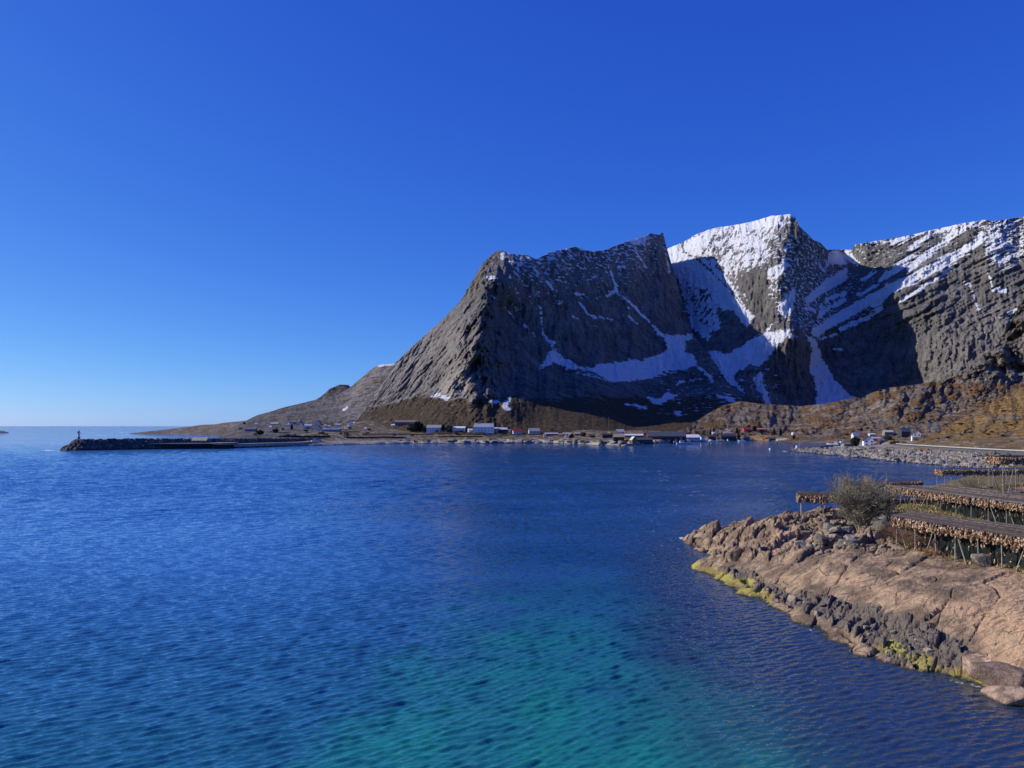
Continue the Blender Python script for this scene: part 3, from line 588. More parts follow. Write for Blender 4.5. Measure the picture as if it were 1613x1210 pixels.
rp = [(1404, 702.3), (1440, 704.5), (1480, 707.2), (1520, 710.2), (1560, 713.4), (1600, 716.5), (1660, 722), (1740, 730)]
def on_ground(zf, px, D, dz=0.0):
    X = (px - CX) / F * D
    return Vector((X, D, float(zf(np.array([X]), np.array([D]))[0]) + dz))
def ribbon(name, pts, w, mat, dz=0.06, kind='structure'):
    b = MB(); vs = []
    for i, p in enumerate(pts):
        d = (pts[min(i + 1, len(pts) - 1)] - pts[max(i - 1, 0)]); d.z = 0; d.normalize(); n = Vector((-d.y, d.x, 0))
        vs += [p + n * w / 2 + Vector((0, 0, dz)), p - n * w / 2 + Vector((0, 0, dz)), p + n * (w / 2 + 1.5) - Vector((0, 0, 1.5)), p - n * (w / 2 + 1.5) - Vector((0, 0, 1.5))]
    fs = []
    for i in range(len(pts) - 1):
        a, c = 4 * i, 4 * i + 4
        fs += [(a, c, c + 1, a + 1), (a + 2, c + 2, c, a), (a + 1, c + 1, c + 3, a + 3)]
    b.add(vs, fs)
    return tag(b.build(name, mat), kind=kind)
M_asph = paint((0.09, 0.088, 0.085), 0.3, 0.4, 0.9)
road_pts = [Vector((x, y, z)) for x, y, z in ((302, 640, 5.6), (290, 600, 5.7), (280, 560, 5.9), (273, 520, 6.1), (267, 480, 6.25), (262, 440, 6.4), (258, 400, 6.6), (255, 360, 6.8), (252, 320, 7.0))]
ribbon('road', road_pts, 5.5, M_asph, 0.25)
M_galv = paint((0.48, 0.47, 0.45), 0.15, 1.0, 0.5)
M_woodgrey = paint((0.30, 0.27, 0.23), 0.35, 3.0, 0.9)
def rail(pts, label, post_every=6.0):
    root = empty('guard_rail', pts[0], 0, label, 'guard rail')
    b = MB(); bp = []
    for a, c in zip(pts[:-1], pts[1:]):
        a2, c2 = a - pts[0], c - pts[0]
        d = (c2 - a2).normalized(); n = Vector((-d.y, d.x, 0)) * 0.05; up = Vector((0, 0, 0.22))
        b.add([a2 + n - up, a2 - n - up, a2 - n + up, a2 + n + up, c2 + n - up, c2 - n - up, c2 - n + up, c2 + n + up], [(0, 1, 2, 3), (7, 6, 5, 4), (0, 4, 5, 1), (1, 5, 6, 2), (2, 6, 7, 3), (3, 7, 4, 0)])
        k = int((c2 - a2).length / post_every)
        for i in range(k): bp.append(a2.lerp(c2, i / k) - d.cross(Vector((0, 0, 1))) * 0.09)
    b.build('rail', M_galv, root)
    me = MB().box(-0.05, 0.05, -0.05, 0.05, -1.3, 0.2).mesh('post')
    for p in bp: link('post', me, M_woodgrey if not me.materials else None, root, p)
rail([p + Vector((-3.9, 0, 1.15)) for p in road_pts[1:]], 'pale guard rail along the sea side of the coast road')
lane = [Vector((x, y, float(prom_z(np.array([x]), np.array([y]))[0]) + 0.9)) for x, y in ((302, 640), (297, 668), (290, 690), (286, 712), (300, 740), (318, 770), (340, 800))]
ribbon('lane', lane, 4.0, paint((0.2, 0.18, 0.16), 0.2, 0.4, 0.9), 0.2)

# breakwater: rubble mound with a quay behind its crest
BW = [Vector(p) for p in ((-357, 666, 8.6), (-330, 690, 8.6), (-295, 718, 8.2), (-262, 752, 7.6), (-236, 800, 7.2), (-222, 860, 6.6), (-214, 935, 6.4), (-190, 985, 6.2))]
def bw_z(X, Y):
    X, Y = np.broadcast_arrays(np.asarray(X, float), np.asarray(Y, float))
    best = np.full(X.shape, 1e9); zc = np.zeros(X.shape)
    for a, b in zip(BW[:-1], BW[1:]):
        ex, ey = b.x - a.x, b.y - a.y
        t = np.clip(((X - a.x) * ex + (Y - a.y) * ey) / (ex * ex + ey * ey), 0, 1)
        d = np.hypot(X - a.x - t * ex, Y - a.y - t * ey)
        zc = np.where(d < best, a.z + t * (b.z - a.z), zc); best = np.minimum(best, d)
    z = zc - np.clip(best - 3.0, 0, 99) * 0.72
    f1, f2, cid, ox, oy = voronoi(X / 2.0, Y / 2.2)
    return np.maximum(z + (RT[cid, 2] - 0.5) * 1.5 - f1 * 1.0 + 0.5, -3)
def bw_mat():
    m = NM('breakwater rock'); v = m.voro(0.5); n = m.noise(0.6, 5, 0.6); z = m.sep(m.pos)[2]
    c = m.mix(m.smooth(v.outputs['Color'], 0.2, 0.8), (0.05, 0.047, 0.045), (0.22, 0.195, 0.17)); c = m.mix(m.smooth(n, 0.35, 0.7), tuple([0.04] * 3), c)
    c = m.mix(m.smooth(z, 0.6, 1.6, 1, 0), c, (0.025, 0.025, 0.018))
    m.color(c).normal(m.bump(n, 0.8, 0.6)); return m.m
def bw_mesh():
    X = np.arange(-400, -165, 0.8); Y = np.arange(640, 1005, 0.9)
    YY, XX = np.meshgrid(Y, X, indexing='ij')
    return grid_mesh('breakwater', np.stack([XX, YY, bw_z(XX, YY)], -1), len(Y), len(X), {}, False)
M_bw = bw_mat()
tag(link('breakwater', bw_mesh(), M_bw), 'long dark rubble breakwater running out to the lighthouse on its tip', 'breakwater')
def quay():
    root = empty('quay', (-300, 700, 0), 0, 'low quay with pale gravel deck and dark timber front inside the breakwater', 'quay')
    P_ = [(-327, 689), (-259, 706), (-250, 738), (-262, 756), (-300, 722)]
    loc = [(x + 300, y - 700) for x, y in P_]
    MB().zprism(loc, 4.3, 4.9).build('deck', paint((0.36, 0.33, 0.29), 0.25, 0.2, 0.95), root)
    inner = [(x + 300 + (1.0 if x < -250 else -1.0), y - 700 + 1.2) for x, y in P_]
    b = MB().zprism(inner, -3, 4.28); b.build('front_wall', paint((0.025, 0.024, 0.024), 0.4, 0.6, 0.9), root)
    me = MB().tube((0, 0, -3), (0, 0, 5.2), 0.22, n=6).mesh('pile')
    for i in range(24):
        t = i / 23; link('pile', me, paint((0.05, 0.045, 0.04), 0.3, 1.0) if not me.materials else None, root, (-27 + 68 * t + 0.3, -11 + 17 * t - 0.9, 0))
quay()
tag(MB().zprism([(-251, 728), (-236, 752), (-217, 796), (-198, 848), (-186, 930), (-206, 940), (-229, 860), (-244, 790), (-258, 752)], 1.0, 3.7).build('gravel_yard', paint((0.36, 0.32, 0.27), 0.3, 0.25, 0.95)), kind='structure')
def pier():
    root = empty('timber_pier', (-250, 699, 0), 0.1, 'short dark timber pier standing on piles at the end of the quay', 'pier')
    MB().box(-9, 9, -3, 6, 3.6, 4.1).build('deck', paint((0.11, 0.09, 0.075), 0.3, 0.8), root)
    me = MB().tube((0, 0, -3), (0, 0, 4.6), 0.2, n=6).mesh('pile'); mm = paint((0.05, 0.045, 0.04), 0.3, 1.0)
    me.materials.append(mm)
    for i in range(7):
        for y in (-2.8, 1.5): link('pile', me, None, root, (-8.5 + i * 2.8, y, 0))
pier()
def lighthouse():
    x, y = -359, 668
    root = empty('lighthouse', (x, y, 8.2), 0.2, 'small white lighthouse with dark lantern and dark lower band on the breakwater tip', 'lighthouse')
    W_ = paint((0.8, 0.8, 0.78), 0.08, 1.0); D_ = paint((0.04, 0.045, 0.06), 0.2, 1.0, 0.5)
    MB().lathe([(1.7, -0.8), (1.7, 0.5), (1.35, 0.6)], 10).build('base', paint((0.5, 0.49, 0.46), 0.2, 1.0), root)
    MB().lathe([(1.18, 0.6), (1.08, 2.6)], 12).build('lower_band', D_, root)
    t = MB().lathe([(1.08, 2.62), (0.92, 5.6), (0.95, 5.7)], 12).build('tower', W_, root)
    MB().box(-0.35, 0.35, -1.3, -1.0, 0.6, 2.3).build('door', paint((0.5, 0.5, 0.48), 0.1), root)
    MB().lathe([(1.55, 5.72), (1.55, 5.9)], 14).build('gallery', D_, root)
    r = MB()
    for i in range(12):
        a = i * math.pi / 6; r.tube((1.5 * math.cos(a), 1.5 * math.sin(a), 5.9), (1.5 * math.cos(a), 1.5 * math.sin(a), 6.8), 0.04, n=4)
        a2 = a + math.pi / 6; r.tube((1.5 * math.cos(a), 1.5 * math.sin(a), 6.8), (1.5 * math.cos(a2), 1.5 * math.sin(a2), 6.8), 0.04, n=4)
    r.build('railing', W_, root)
    l = MB().lathe([(0.8, 5.92), (0.8, 7.3)], 10).build('lantern', paint((0.12, 0.14, 0.17), 0.1, 1.0, 0.2), root)
    MB().lathe([(1.1, 7.32), (0.5, 7.9), (0.1, 8.4), (0.05, 9.2)], 12).build('roof', paint((0.55, 0.56, 0.6), 0.1), root)
lighthouse()
bpy.context.view_layer.update(); DG = bpy.context.evaluated_depsgraph_get()

# ------------------------------------------------------------------ buildings
WHITE = (0.78, 0.78, 0.76); SLATE = (0.07, 0.075, 0.085); GREYR = (0.28, 0.28, 0.28); PALER = (0.55, 0.53, 0.48); SNOWR = (0.8, 0.8, 0.82)
RED = (0.30, 0.035, 0.03); MAROON = (0.10, 0.022, 0.022); BROWN = (0.07, 0.048, 0.035); TAN = (0.30, 0.20, 0.11); DARK = (0.035, 0.033, 0.035)
BLUEW = (0.62, 0.68, 0.76); BLUE = (0.06, 0.12, 0.30); ORANGE = (0.55, 0.13, 0.05)
M_pane = paint((0.025, 0.035, 0.055), 0.1, 1.0, 0.15)
def building(name, zf, px, py, wp, hp, rp_, yaw, wall, roof, label, cat='house', depth=None, win=(0, 0), chim=0, door=False, gable=False, trim=None, d0=680, d1=1640, ground=None, noroof=False, overhang=0.35, doorcol=None, whites=False):
    X, D, Z = hit(zf, px, py, d0, d1) if ground is None else ground
    k = D / F; w = wp * k; h = hp * k; r = rp_ * k; d = depth or max(4.5, min(w * (1.2 if gable else 0.62), 11))
    zb = H - (py - HY) * k
    root = empty(name, (X, D + d * 0.5 * math.cos(yaw) * 0, zb), yaw, label, cat)
    mw = paint(wall, 0.16, 0.7, 0.75)
    # ridge runs along x, or along y when the gable faces the viewer
    if gable: prof_w, prof_d = d, w
    else: prof_w, prof_d = w, d
    hw, hd = prof_w / 2, prof_d / 2
    rot = Matrix.Rotation(math.pi / 2, 4, 'Z') if gable else Matrix.Identity(4)
    off = Vector((0, d / 2, 0))
    def T(b): b.v = [tuple(rot @ Vector(p) + off) for p in b.v]; return b
    T(MB().prism([(-hd, -1.6), (hd, -1.6), (hd, h), (0, h + r * 0.985), (-hd, h)] if r > 0.01 else [(-hd, -1.6), (hd, -1.6), (hd, h), (-hd, h)], -hw, hw)).build('wall', mw, root)
    o = overhang; th = 0.24; sl = r / hd; mr = paint(roof, 0.18, 0.5, 0.8)
    rb = MB()
    for s in (1, -1):
        pr = [(s * (hd + o), h - sl * o + 0.02), (0, h + r + 0.02), (0, h + r + th), (s * (hd + o), h - sl * o + th)]
        rb.prism(pr if s > 0 else pr[::-1], -hw - o, hw + o)
    ro = T(rb).build('roof', mr, root)
    for i in range(chim):
        cx = hw * (0.45 if chim == 1 else (-0.6 + 1.2 * i / (chim - 1)))
        T(MB().box(cx - 0.45, cx + 0.45, -0.4, 0.4, h + r - 0.6, h + r + 1.3)).build('chimney', paint((0.5, 0.48, 0.46), 0.2), ro)
    nx, nz = win
    if nx:
        ww = min(1.3, w / nx * 0.45); wh = min(1.4, h / nz * 0.5)
        fm = MB().box(-ww / 2 - 0.1, ww / 2 + 0.1, -0.06, 0.02, -wh / 2 - 0.1, wh / 2 + 0.1).mesh('window'); fm.materials.append(paint(trim or WHITE, 0.1))
        pm = MB().box(-ww / 2, ww / 2, -0.09, -0.05, -wh / 2, wh / 2).mesh('pane'); pm.materials.append(M_pane)
        for i in range(nx):
            for j in range(nz):
                if door and j == 0 and i == nx // 2: continue
                f = link('window', fm, None, root, (-w / 2 + w * (i + 0.5) / nx, -0.0, h * (j + 0.55) / nz))
                link('pane', pm, None, f)
    if door:
        dh = min(2.2, h * 0.8); dw = dh * (0.5 if doorcol is None else 1.6)
        MB().box(-dw / 2, dw / 2, -0.1, 0.02, 0, dh).build('door', paint(doorcol or (0.2, 0.18, 0.17), 0.1), root, ((w / (2 * nx) if nx and nx % 2 == 0 else 0), 0, 0))
    return root
B = lambda *a, **k: building('house', town_z, *a, **k)
# upper slope and west end of the village
B(432, 669.5, 12, 2.2, 1.3, 0.0, (0.45, 0.43, 0.33), (0.62, 0.58, 0.42), 'long low pale yellow building highest up the slope at the west end')
B(403, 670, 3.5, 2.2, 1.4, 0.2, WHITE, SNOWR, 'tiny white house alone left of the long yellow building')
B(426, 674.5, 3, 2.0, 1.3, 0.1, WHITE, SNOWR, 'tiny white house just below the long yellow building')
B(394, 679.5, 17, 3.2, 1.8, 0.05, (0.16, 0.19, 0.25), (0.12, 0.14, 0.19), 'dark blue grey shed, widest at the west end of the village', 'shed', win=(4, 1))
B(379, 677, 6, 2.2, 1.6, 0.2, (0.3, 0.24, 0.2), (0.2, 0.14, 0.12), 'small brown house furthest west in the village')
B(452, 672.5, 6, 2.6, 1.8, 0.0, BLUEW, GREYR, 'small pale house directly left of the dark spruce at the west end')
B(458, 669.8, 6, 3.2, 2.2, 0.4, WHITE, PALER, 'white house behind the dark spruce at the west end')
B(464, 670.2, 5, 2.4, 2.0, 0.2, WHITE, SLATE, 'white cottage with dark roof on the right behind the dark spruce')
B(474.5, 672.5, 5.5, 3.5, 4.4, 0.0, WHITE, DARK, 'narrow white house with a very steep dark gable', gable=True)
B(485, 675, 11, 4.6, 1.8, 0.0, BLUEW, (0.5, 0.52, 0.55), 'tall pale blue house with grey roof among the western houses', win=(4, 2))
B(500.5, 670, 8.5, 3.6, 4.0, 0.0, (0.66, 0.66, 0.70), DARK, 'white gabled house with dark eaves, upper one of two stacked gables', gable=True, win=(2, 1))
B(501, 677, 9.5, 2.6, 2.8, 0.0, (0.68, 0.67, 0.70), DARK, 'white gabled house with dark eaves, lower one of two stacked gables', gable=True)
B(512.5, 670.3, 6, 2.6, 3.0, -0.45, (0.42, 0.42, 0.45), DARK, 'grey house with steep dark roof right beside the stacked white gables')
B(519, 671.5, 6.5, 2.8, 3.0, -0.45, (0.36, 0.36, 0.34), DARK, 'olive grey house with steep dark roof second right of the stacked gables')
B(513, 674.8, 6, 2.2, 1.5, -0.2, WHITE, SLATE, 'low white house in front of the two steep dark roofs')
B(521, 680.2, 28, 3.6, 1.4, 0.0, (0.25, 0.31, 0.42), (0.19, 0.24, 0.34), 'long blue grey warehouse in front of the western houses', 'warehouse', win=(8, 1))
B(532.5, 671.8, 8, 3.0, 0.9, 0.0, (0.62, 0.60, 0.58), (0.66, 0.64, 0.62), 'pale flat roofed house alone right of the steep dark roofs')
B(552, 672, 6.5, 2.8, 2.0, 0.3, WHITE, (0.5, 0.52, 0.56), 'white house with grey roof at the foot of the rock slabs', chim=1)
B(557.5, 668.3, 2.6, 1.8, 1.2, 0.1, WHITE, SNOWR, 'tiny white cabin above the white house under the slabs', 'cabin')
B(545, 677.5, 5, 1.8, 1.0, 0.1, (0.4, 0.37, 0.3), (0.5, 0.47, 0.4), 'small tan shed right of the long blue grey warehouse', 'shed')
B(576, 676.8, 3, 1.8, 1.2, 0.1, WHITE, SNOWR, 'tiny white hut midway along the open field', 'cabin')
B(621.5, 672, 11, 2.2, 1.2, 0.0, (0.72, 0.70, 0.66), SNOWR, 'low white building with white roof in front of the long brown barn')
B(637.5, 667.6, 3.2, 2.0, 1.0, 0.0, WHITE, SNOWR, 'tiny white house against the front of the long brown barn')
B(642, 668.5, 40, 3.4, 3.2, 0.0, (0.17, 0.13, 0.11), (0.24, 0.19, 0.16), 'long brown barn with plain brown roof below the rock slabs', 'barn', depth=14)
# middle of the village
B(684, 680.5, 24, 6.6, 4.4, 0.0, (0.60, 0.68, 0.80), (0.42, 0.40, 0.35), 'large white house, walls tinted shade blue, with beige roof beside the big dark trees', win=(6, 2), depth=11)  # blue of the shaded front mixed into the white wall colour
B(722.5, 679.5, 20, 5.2, 2.4, 0.0, (0.64, 0.64, 0.66), SNOWR, 'white house with bright white roof behind a bare tree', win=(4, 1))
B(741.5, 680, 7, 3.0, 1.5, 0.3, (0.72, 0.71, 0.60), SNOWR, 'small cream house against the left end of the largest white house')
B(761.5, 681, 31, 8.2, 5.6, -0.06, (0.66, 0.73, 0.86), (0.38, 0.40, 0.43), 'largest white house in the village with two rows of windows', win=(6, 2), chim=2, depth=13)  # white wall colour carries the blue of its shaded front
B(780.5, 680, 6, 5.0, 1.6, 0.0, (0.7, 0.72, 0.78), (0.6, 0.6, 0.6), 'narrow white annex at the right end of the largest white house')
B(791.5, 681, 15, 4.4, 3.0, 0.0, (0.045, 0.04, 0.042), (0.62, 0.61, 0.62), 'dark timber house with pale grey roof right of the largest white house', chim=1, win=(3, 1), trim=(0.2, 0.2, 0.2))
B(803, 681, 5, 3.4, 1.6, 0.2, (0.55, 0.52, 0.56), GREYR, 'small grey white house between the dark timber house and the red roof')
B(815, 683.5, 13, 4.0, 4.0, 0.15, (0.62, 0.62, 0.66), (0.55, 0.05, 0.06), 'white house with a bright red roof', win=(3, 1))
B(842, 684.5, 17, 5.6, 4.2, 0.12, (0.42, 0.47, 0.43), (0.36, 0.38, 0.34), 'pale green grey house with three windows right of the red roof', win=(3, 1), chim=0)
# boathouses east of it
B(869, 686.5, 21, 3.0, 1.5, 0.0, (0.14, 0.14, 0.17), (0.45, 0.44, 0.44), 'long grey shed with pale roof on the rocky shore', 'shed')
B(858, 688.5, 3.5, 3.4, 1.6, 0.0, WHITE, GREYR, 'tiny white hut on the shore at the left end of the long grey shed', 'cabin')
B(893.5, 687, 13, 3.2, 2.0, 0.1, (0.12, 0.04, 0.045), (0.42, 0.40, 0.40), 'maroon boathouse with pale grey roof left of the small gabled boathouse', 'boathouse')
B(900.5, 690, 8, 4.0, 3.4, 0.1, (0.09, 0.02, 0.03), (0.2, 0.19, 0.19), 'small maroon boathouse with its gable to the water', 'boathouse', gable=True)
B(891.5, 689.5, 3, 3.0, 1.4, 0.0, WHITE, GREYR, 'tiny white shed against the left of the small maroon gabled boathouse', 'shed')
B(910, 686, 9, 2.6, 2.0, 0.0, MAROON, (0.4, 0.38, 0.38), 'maroon boathouse with pale grey roof right behind the small gabled boathouse', 'boathouse')
B(933, 689, 10, 2.2, 2.4, 0.3, BROWN, (0.15, 0.11, 0.08), 'low brown boathouse half hidden by shore rocks', 'boathouse')
# harbour front cluster
B(967.5, 686, 13, 3.0, 4.2, 0.2, TAN, (0.33, 0.24, 0.14), 'house with a wide tan turf roof, behind the dark boathouse', depth=9)
B(977, 682.5, 12, 2.6, 3.4, 0.0, (0.40, 0.39, 0.40), (0.42, 0.41, 0.43), 'grey house with pointed roof above the tan roofs')
B(976.5, 685.5, 7, 2.0, 3.0, 0.3, (0.4, 0.38, 0.36), (0.72, 0.69, 0.62), 'small house with a bright cream roof between the tan roofs')
B(975, 696, 17, 7.5, 4.6, -0.1, (0.03, 0.026, 0.03), (0.36, 0.25, 0.15), 'dark waterside boathouse with a tan roof', 'boathouse', depth=12, win=(4, 1), trim=(0.12, 0.12, 0.13))
B(957, 690, 16, 5.0, 2.0, 0.1, (0.045, 0.045, 0.05), (0.05, 0.05, 0.055), 'low black boathouse left of the tan roofs', 'boathouse')
B(999, 689.5, 30, 3.4, 2.2, 0.05, (0.16, 0.15, 0.15), (0.70, 0.69, 0.68), 'long shed with snow pale roof left of the orange red house', 'shed')
B(1017, 688.6, 7.5, 6.6, 2.8, 0.0, (0.55, 0.09, 0.045), (0.13, 0.14, 0.18), 'orange red house with a dark roof amid the harbour buildings', chim=1, trim=WHITE, win=(2, 1))
B(999.5, 698.5, 8, 5.8, 4.6, 0.25, (0.20, 0.17, 0.13), (0.62, 0.56, 0.44), 'gabled boathouse with cream edged roof on the shore rocks', 'boathouse', gable=True, door=True)
B(1015, 699.5, 27, 6.5, 3.4, 0.0, (0.035, 0.04, 0.05), (0.06, 0.068, 0.08), 'long black boathouse with a row of tiny windows', 'boathouse', win=(8, 1), trim=(0.3, 0.32, 0.36), depth=12)
B(1051, 695.5, 60, 8.2, 7.0, 0.03, (0.085, 0.02, 0.028), (0.10, 0.105, 0.12), 'long dark red waterfront warehouse with two rows of windows', 'warehouse', win=(14, 2), trim=(0.45, 0.45, 0.48), depth=16, door=True, doorcol=(0.38, 0.35, 0.38))
B(1091, 693.5, 25, 4.4, 4.2, 0.1, (0.55, 0.56, 0.62), (0.85, 0.84, 0.83), 'white warehouse with a gleaming white roof', 'warehouse', depth=14, win=(5, 1))
B(1107.5, 693.5, 6, 4.0, 2.6, 0.3, (0.74, 0.75, 0.78), GREYR, 'small white house right of the gleaming white warehouse')
B(1122, 692.5, 12, 4.6, 3.2, 0.0, (0.07, 0.025, 0.03), (0.10, 0.07, 0.075), 'dark maroon boathouse by the small white boat', 'boathouse', win=(3, 1), trim=(0.3, 0.3, 0.3))
B(1124, 685.5, 3.2, 3.2, 1.4, 0.1, WHITE, SNOWR, 'narrow white house just above the dark maroon boathouse')
B(1148, 693, 24, 5.6, 4.0, 0.0, (0.06, 0.052, 0.05), (0.06, 0.055, 0.065), 'wide dark brown boathouse at the water under the grey roof', 'boathouse', win=(5, 1), trim=(0.25, 0.24, 0.22), depth=12)
B(1145, 685, 9, 2.6, 3.0, 0.0, (0.28, 0.28, 0.28), (0.40, 0.40, 0.40), 'grey house right behind the wide dark brown boathouse')
B(1177, 694, 9, 4.2, 2.4, 0.2, (0.10, 0.13, 0.24), (0.09, 0.10, 0.17), 'small dark blue boathouse below the orange field', 'boathouse')
B(1178, 680, 13, 3.4, 3.6, 0.25, (0.36, 0.06, 0.05), (0.50, 0.12, 0.08), 'red house with red roof on the hillside above the orange field', win=(3, 1))
B(1198.5, 678.5, 15, 2.2, 1.8, 0.0, (0.3, 0.26, 0.22), (0.55, 0.20, 0.10), 'long low house with an orange roof on the hillside')
B(1219, 693.6, 15, 2.4, 2.0, 0.0, DARK, (0.07, 0.07, 0.08), 'low black boathouse alone at the inner shore', 'boathouse')
B(1250, 685, 2.6, 2.6, 1.2, 0.1, WHITE, SNOWR, 'tiny white cabin alone under the valley ravine', 'cabin')
# on the quay inside the breakwater
building('boathouse', town_z, 313.5, 699, 22, 5.0, 4.6, 0.12, (0.13, 0.09, 0.065), (0.52, 0.46, 0.34), 'brown boathouse with pale straw roof on the quay', 'boathouse', ground=(-277, 714, 4.9), depth=9, win=(4, 1), door=True, trim=(0.3, 0.26, 0.2))
# promontory houses
BP = lambda *a, **k: building('house', prom_z, *a, **dict(dict(d0=560, d1=980), **k))
BP(1360, 702.5, 15, 8.5, 7.5, -0.30, (0.74, 0.75, 0.77), DARK, 'white gabled house with dark roof behind the round dark tree', gable=True, win=(2, 2), depth=11, ground=(290, 655, 4))
BP(1349, 689.5, 10, 3.4, 4.0, 0.2, WHITE, (0.72, 0.72, 0.74), 'white house with white roof edges peeping above the round dark tree')
BP(1374.5, 687.5, 9, 3.2, 1.6, 0.0, (0.72, 0.72, 0.72), (0.62, 0.62, 0.62), 'small white house below the heath with a row of windows', win=(4, 1), trim=(0.3, 0.3, 0.3))
BP(1381, 694, 13, 3.2, 2.0, 0.0, (0.42, 0.36, 0.36), (0.52, 0.47, 0.45), 'grey pink house right of the white gabled house', win=(3, 1))
BP(1389.5, 698, 8, 4.0, 2.6, 0.1, (0.09, 0.035, 0.055), (0.18, 0.17, 0.2), 'small plum coloured house with white window trim', win=(2, 1))
BP(1400.5, 685, 14, 4.4, 2.4, 0.0, (0.25, 0.22, 0.21), (0.55, 0.55, 0.56), 'brown grey house with pale roof left of the tall slate house', win=(3, 1))
BP(1427, 689, 15, 9.5, 5.6, 0.15, (0.05, 0.055, 0.07), (0.19, 0.20, 0.22), 'tall dark slate house with two chimneys on the promontory', chim=2, win=(3, 2), trim=(0.1, 0.1, 0.12))
BP(1444.5, 688.5, 11, 6.0, 4.2, -0.4, (0.55, 0.56, 0.58), (0.2, 0.2, 0.2), 'grey white gabled house right of the tall slate house', gable=True, win=(2, 1))
BP(1335, 704.5, 20, 4.8, 1.4, 0.05, (0.21, 0.21, 0.19), (0.20, 0.20, 0.17), 'grey green shed with flat roof left of the round dark tree', 'shed', ground=(272, 648, 4))
BP(1438, 694.5, 2.4, 6.4, 1.6, 0.0, (0.82, 0.80, 0.74), (0.8, 0.78, 0.72), 'narrow upright white hut beside the coast road', 'hut', depth=2.2)
BP(1415.5, 706.5, 8, 3.4, 1.4, 0.1, (0.03, 0.026, 0.022), (0.55, 0.42, 0.24), 'small dark hut with tan roof among orange bushes by the road', 'hut', ground=(302.5, 628, 4.5), depth=4)

# ------------------------------------------------------------------ boats, vehicles, marks, poles
def boat(px, D, L, yaw, hull, cab, label, mast=True, cabx=-0.15, cabl=0.3, z=0.0):
    root = empty('boat', ((px - CX) / F * D, D, z), yaw, label, 'boat')
    n = 9; b = MB(); rows = []
    hb = L * 0.075 + 0.35; bw = L * 0.14
    for i in range(n):
        t = i / (n - 1); x = (t - 0.5) * L
        w = bw * (1 - max(0, (t - 0.55) / 0.45) ** 2.2) * (0.85 + 0.15 * min(1, t * 4)); sh = hb * (1 + 0.45 * max(0, t - 0.4) ** 1.5 * 2)
        rows.append([(x - (0.05 * L if i == n - 1 else 0) * 0, -w, sh), (x - 0.02 * L, -w * 0.72, -0.35), (x - 0.02 * L, w * 0.72, -0.35), (x, w, sh), (x, w * 0.86, sh * 0.72), (x, -w * 0.86, sh * 0.72)])
    vs = [p for r in rows for p in r]; fs = []
    for i in range(n - 1):
        for j in range(6): fs.append((6 * i + j, 6 * i + (j + 1) % 6, 6 * i + 6 + (j + 1) % 6, 6 * i + 6 + j))
    fs += [tuple(range(6))[::-1], tuple(range(6 * n - 6, 6 * n))]
    b.add(vs, fs).build('hull', paint(hull, 0.1, 0.8, 0.45), root)
    if cab:
        cl = L * cabl; cx = L * cabx; ch = hb * 1.55
        c = MB().prism([(-bw * 0.6, hb * 0.7), (bw * 0.6, hb * 0.7), (bw * 0.52, hb * 0.7 + ch), (-bw * 0.52, hb * 0.7 + ch)], cx - cl / 2, cx + cl / 2).build('wheelhouse', paint(cab, 0.08, 0.8, 0.5), root)
        MB().box(cx - cl * 0.4, cx + cl * 0.51, -bw * 0.565, bw * 0.565, hb * 0.7 + ch * 0.55, hb * 0.7 + ch * 0.8).build('window', M_pane, c)
        MB().box(cx - cl * 0.56, cx + cl * 0.56, -bw * 0.6, bw * 0.6, hb * 0.72 + ch, hb * 0.72 + ch + 0.12).build('roof', paint(cab, 0.05), c)
        if mast: MB().tube((cx - cl * 0.2, 0, hb + ch), (cx - cl * 0.2, 0, hb + ch + L * 0.22), 0.09, 0.05, 6).build('mast', paint(WHITE, 0.1), root)
    return root
boat(1078, 885, 17, 0.0, (0.38, 0.50, 0.72), WHITE, 'pale blue fishing boat with white wheelhouse moored at the red warehouse')
boat(1061, 900, 13, 3.1, (0.03, 0.03, 0.045), WHITE, 'black hulled boat with white cabin left of the pale blue boat')
boat(1122.5, 1040, 9, 0.2, WHITE, (0.7, 0.72, 0.76), 'small white cabin boat in front of the dark maroon boathouse', mast=False)
boat(1168, 1055, 10, 3.0, WHITE, WHITE, 'white motorboat left of the small dark blue boathouse', mast=False, cabl=0.25)
boat(1110, 1030, 8, 2.9, (0.6, 0.68, 0.8), None, 'open pale blue skiff left of the small white cabin boat')
boat(1136, 1050, 7, 0.1, (0.5, 0.53, 0.58), None, 'open grey skiff right of the small white cabin boat')
boat(1317, 735, 19, 3.0, (0.03, 0.06, 0.22), (0.10, 0.20, 0.50), 'big blue fishing boat behind the rocky promontory', cabx=-0.25, z=0.6)
boat(1313, 775, 13, 2.6, (0.5, 0.5, 0.5), WHITE, 'white sailing boat with tall wheelhouse behind the blue fishing boat', cabl=0.22, z=1.8)
boat(1328, 780, 12, 0.4, WHITE, WHITE, 'white cabin boat right of the blue fishing boat', cabl=0.3, z=2.0)
boat(1299, 735, 10, 0.2, (0.10, 0.11, 0.16), None, 'dark open boat moored left of the blue fishing boat', z=0.3)
def pontoon():
    root = empty('pontoon', ((1267 - CX) / F * 985, 985, 0), 0.05, 'long white floating pontoon at the inner harbour shore', 'pontoon')
    MB().box(-5.5, 5.5, -1, 1, 0.0, 0.7).build('deck', paint(WHITE, 0.1), root)
    for x in (-4.5, 4.5): MB().tube((x, 0.8, -1), (x, 0.8, 2), 0.12, n=6).build('post', paint((0.3, 0.28, 0.25), 0.2), root)
pontoon()
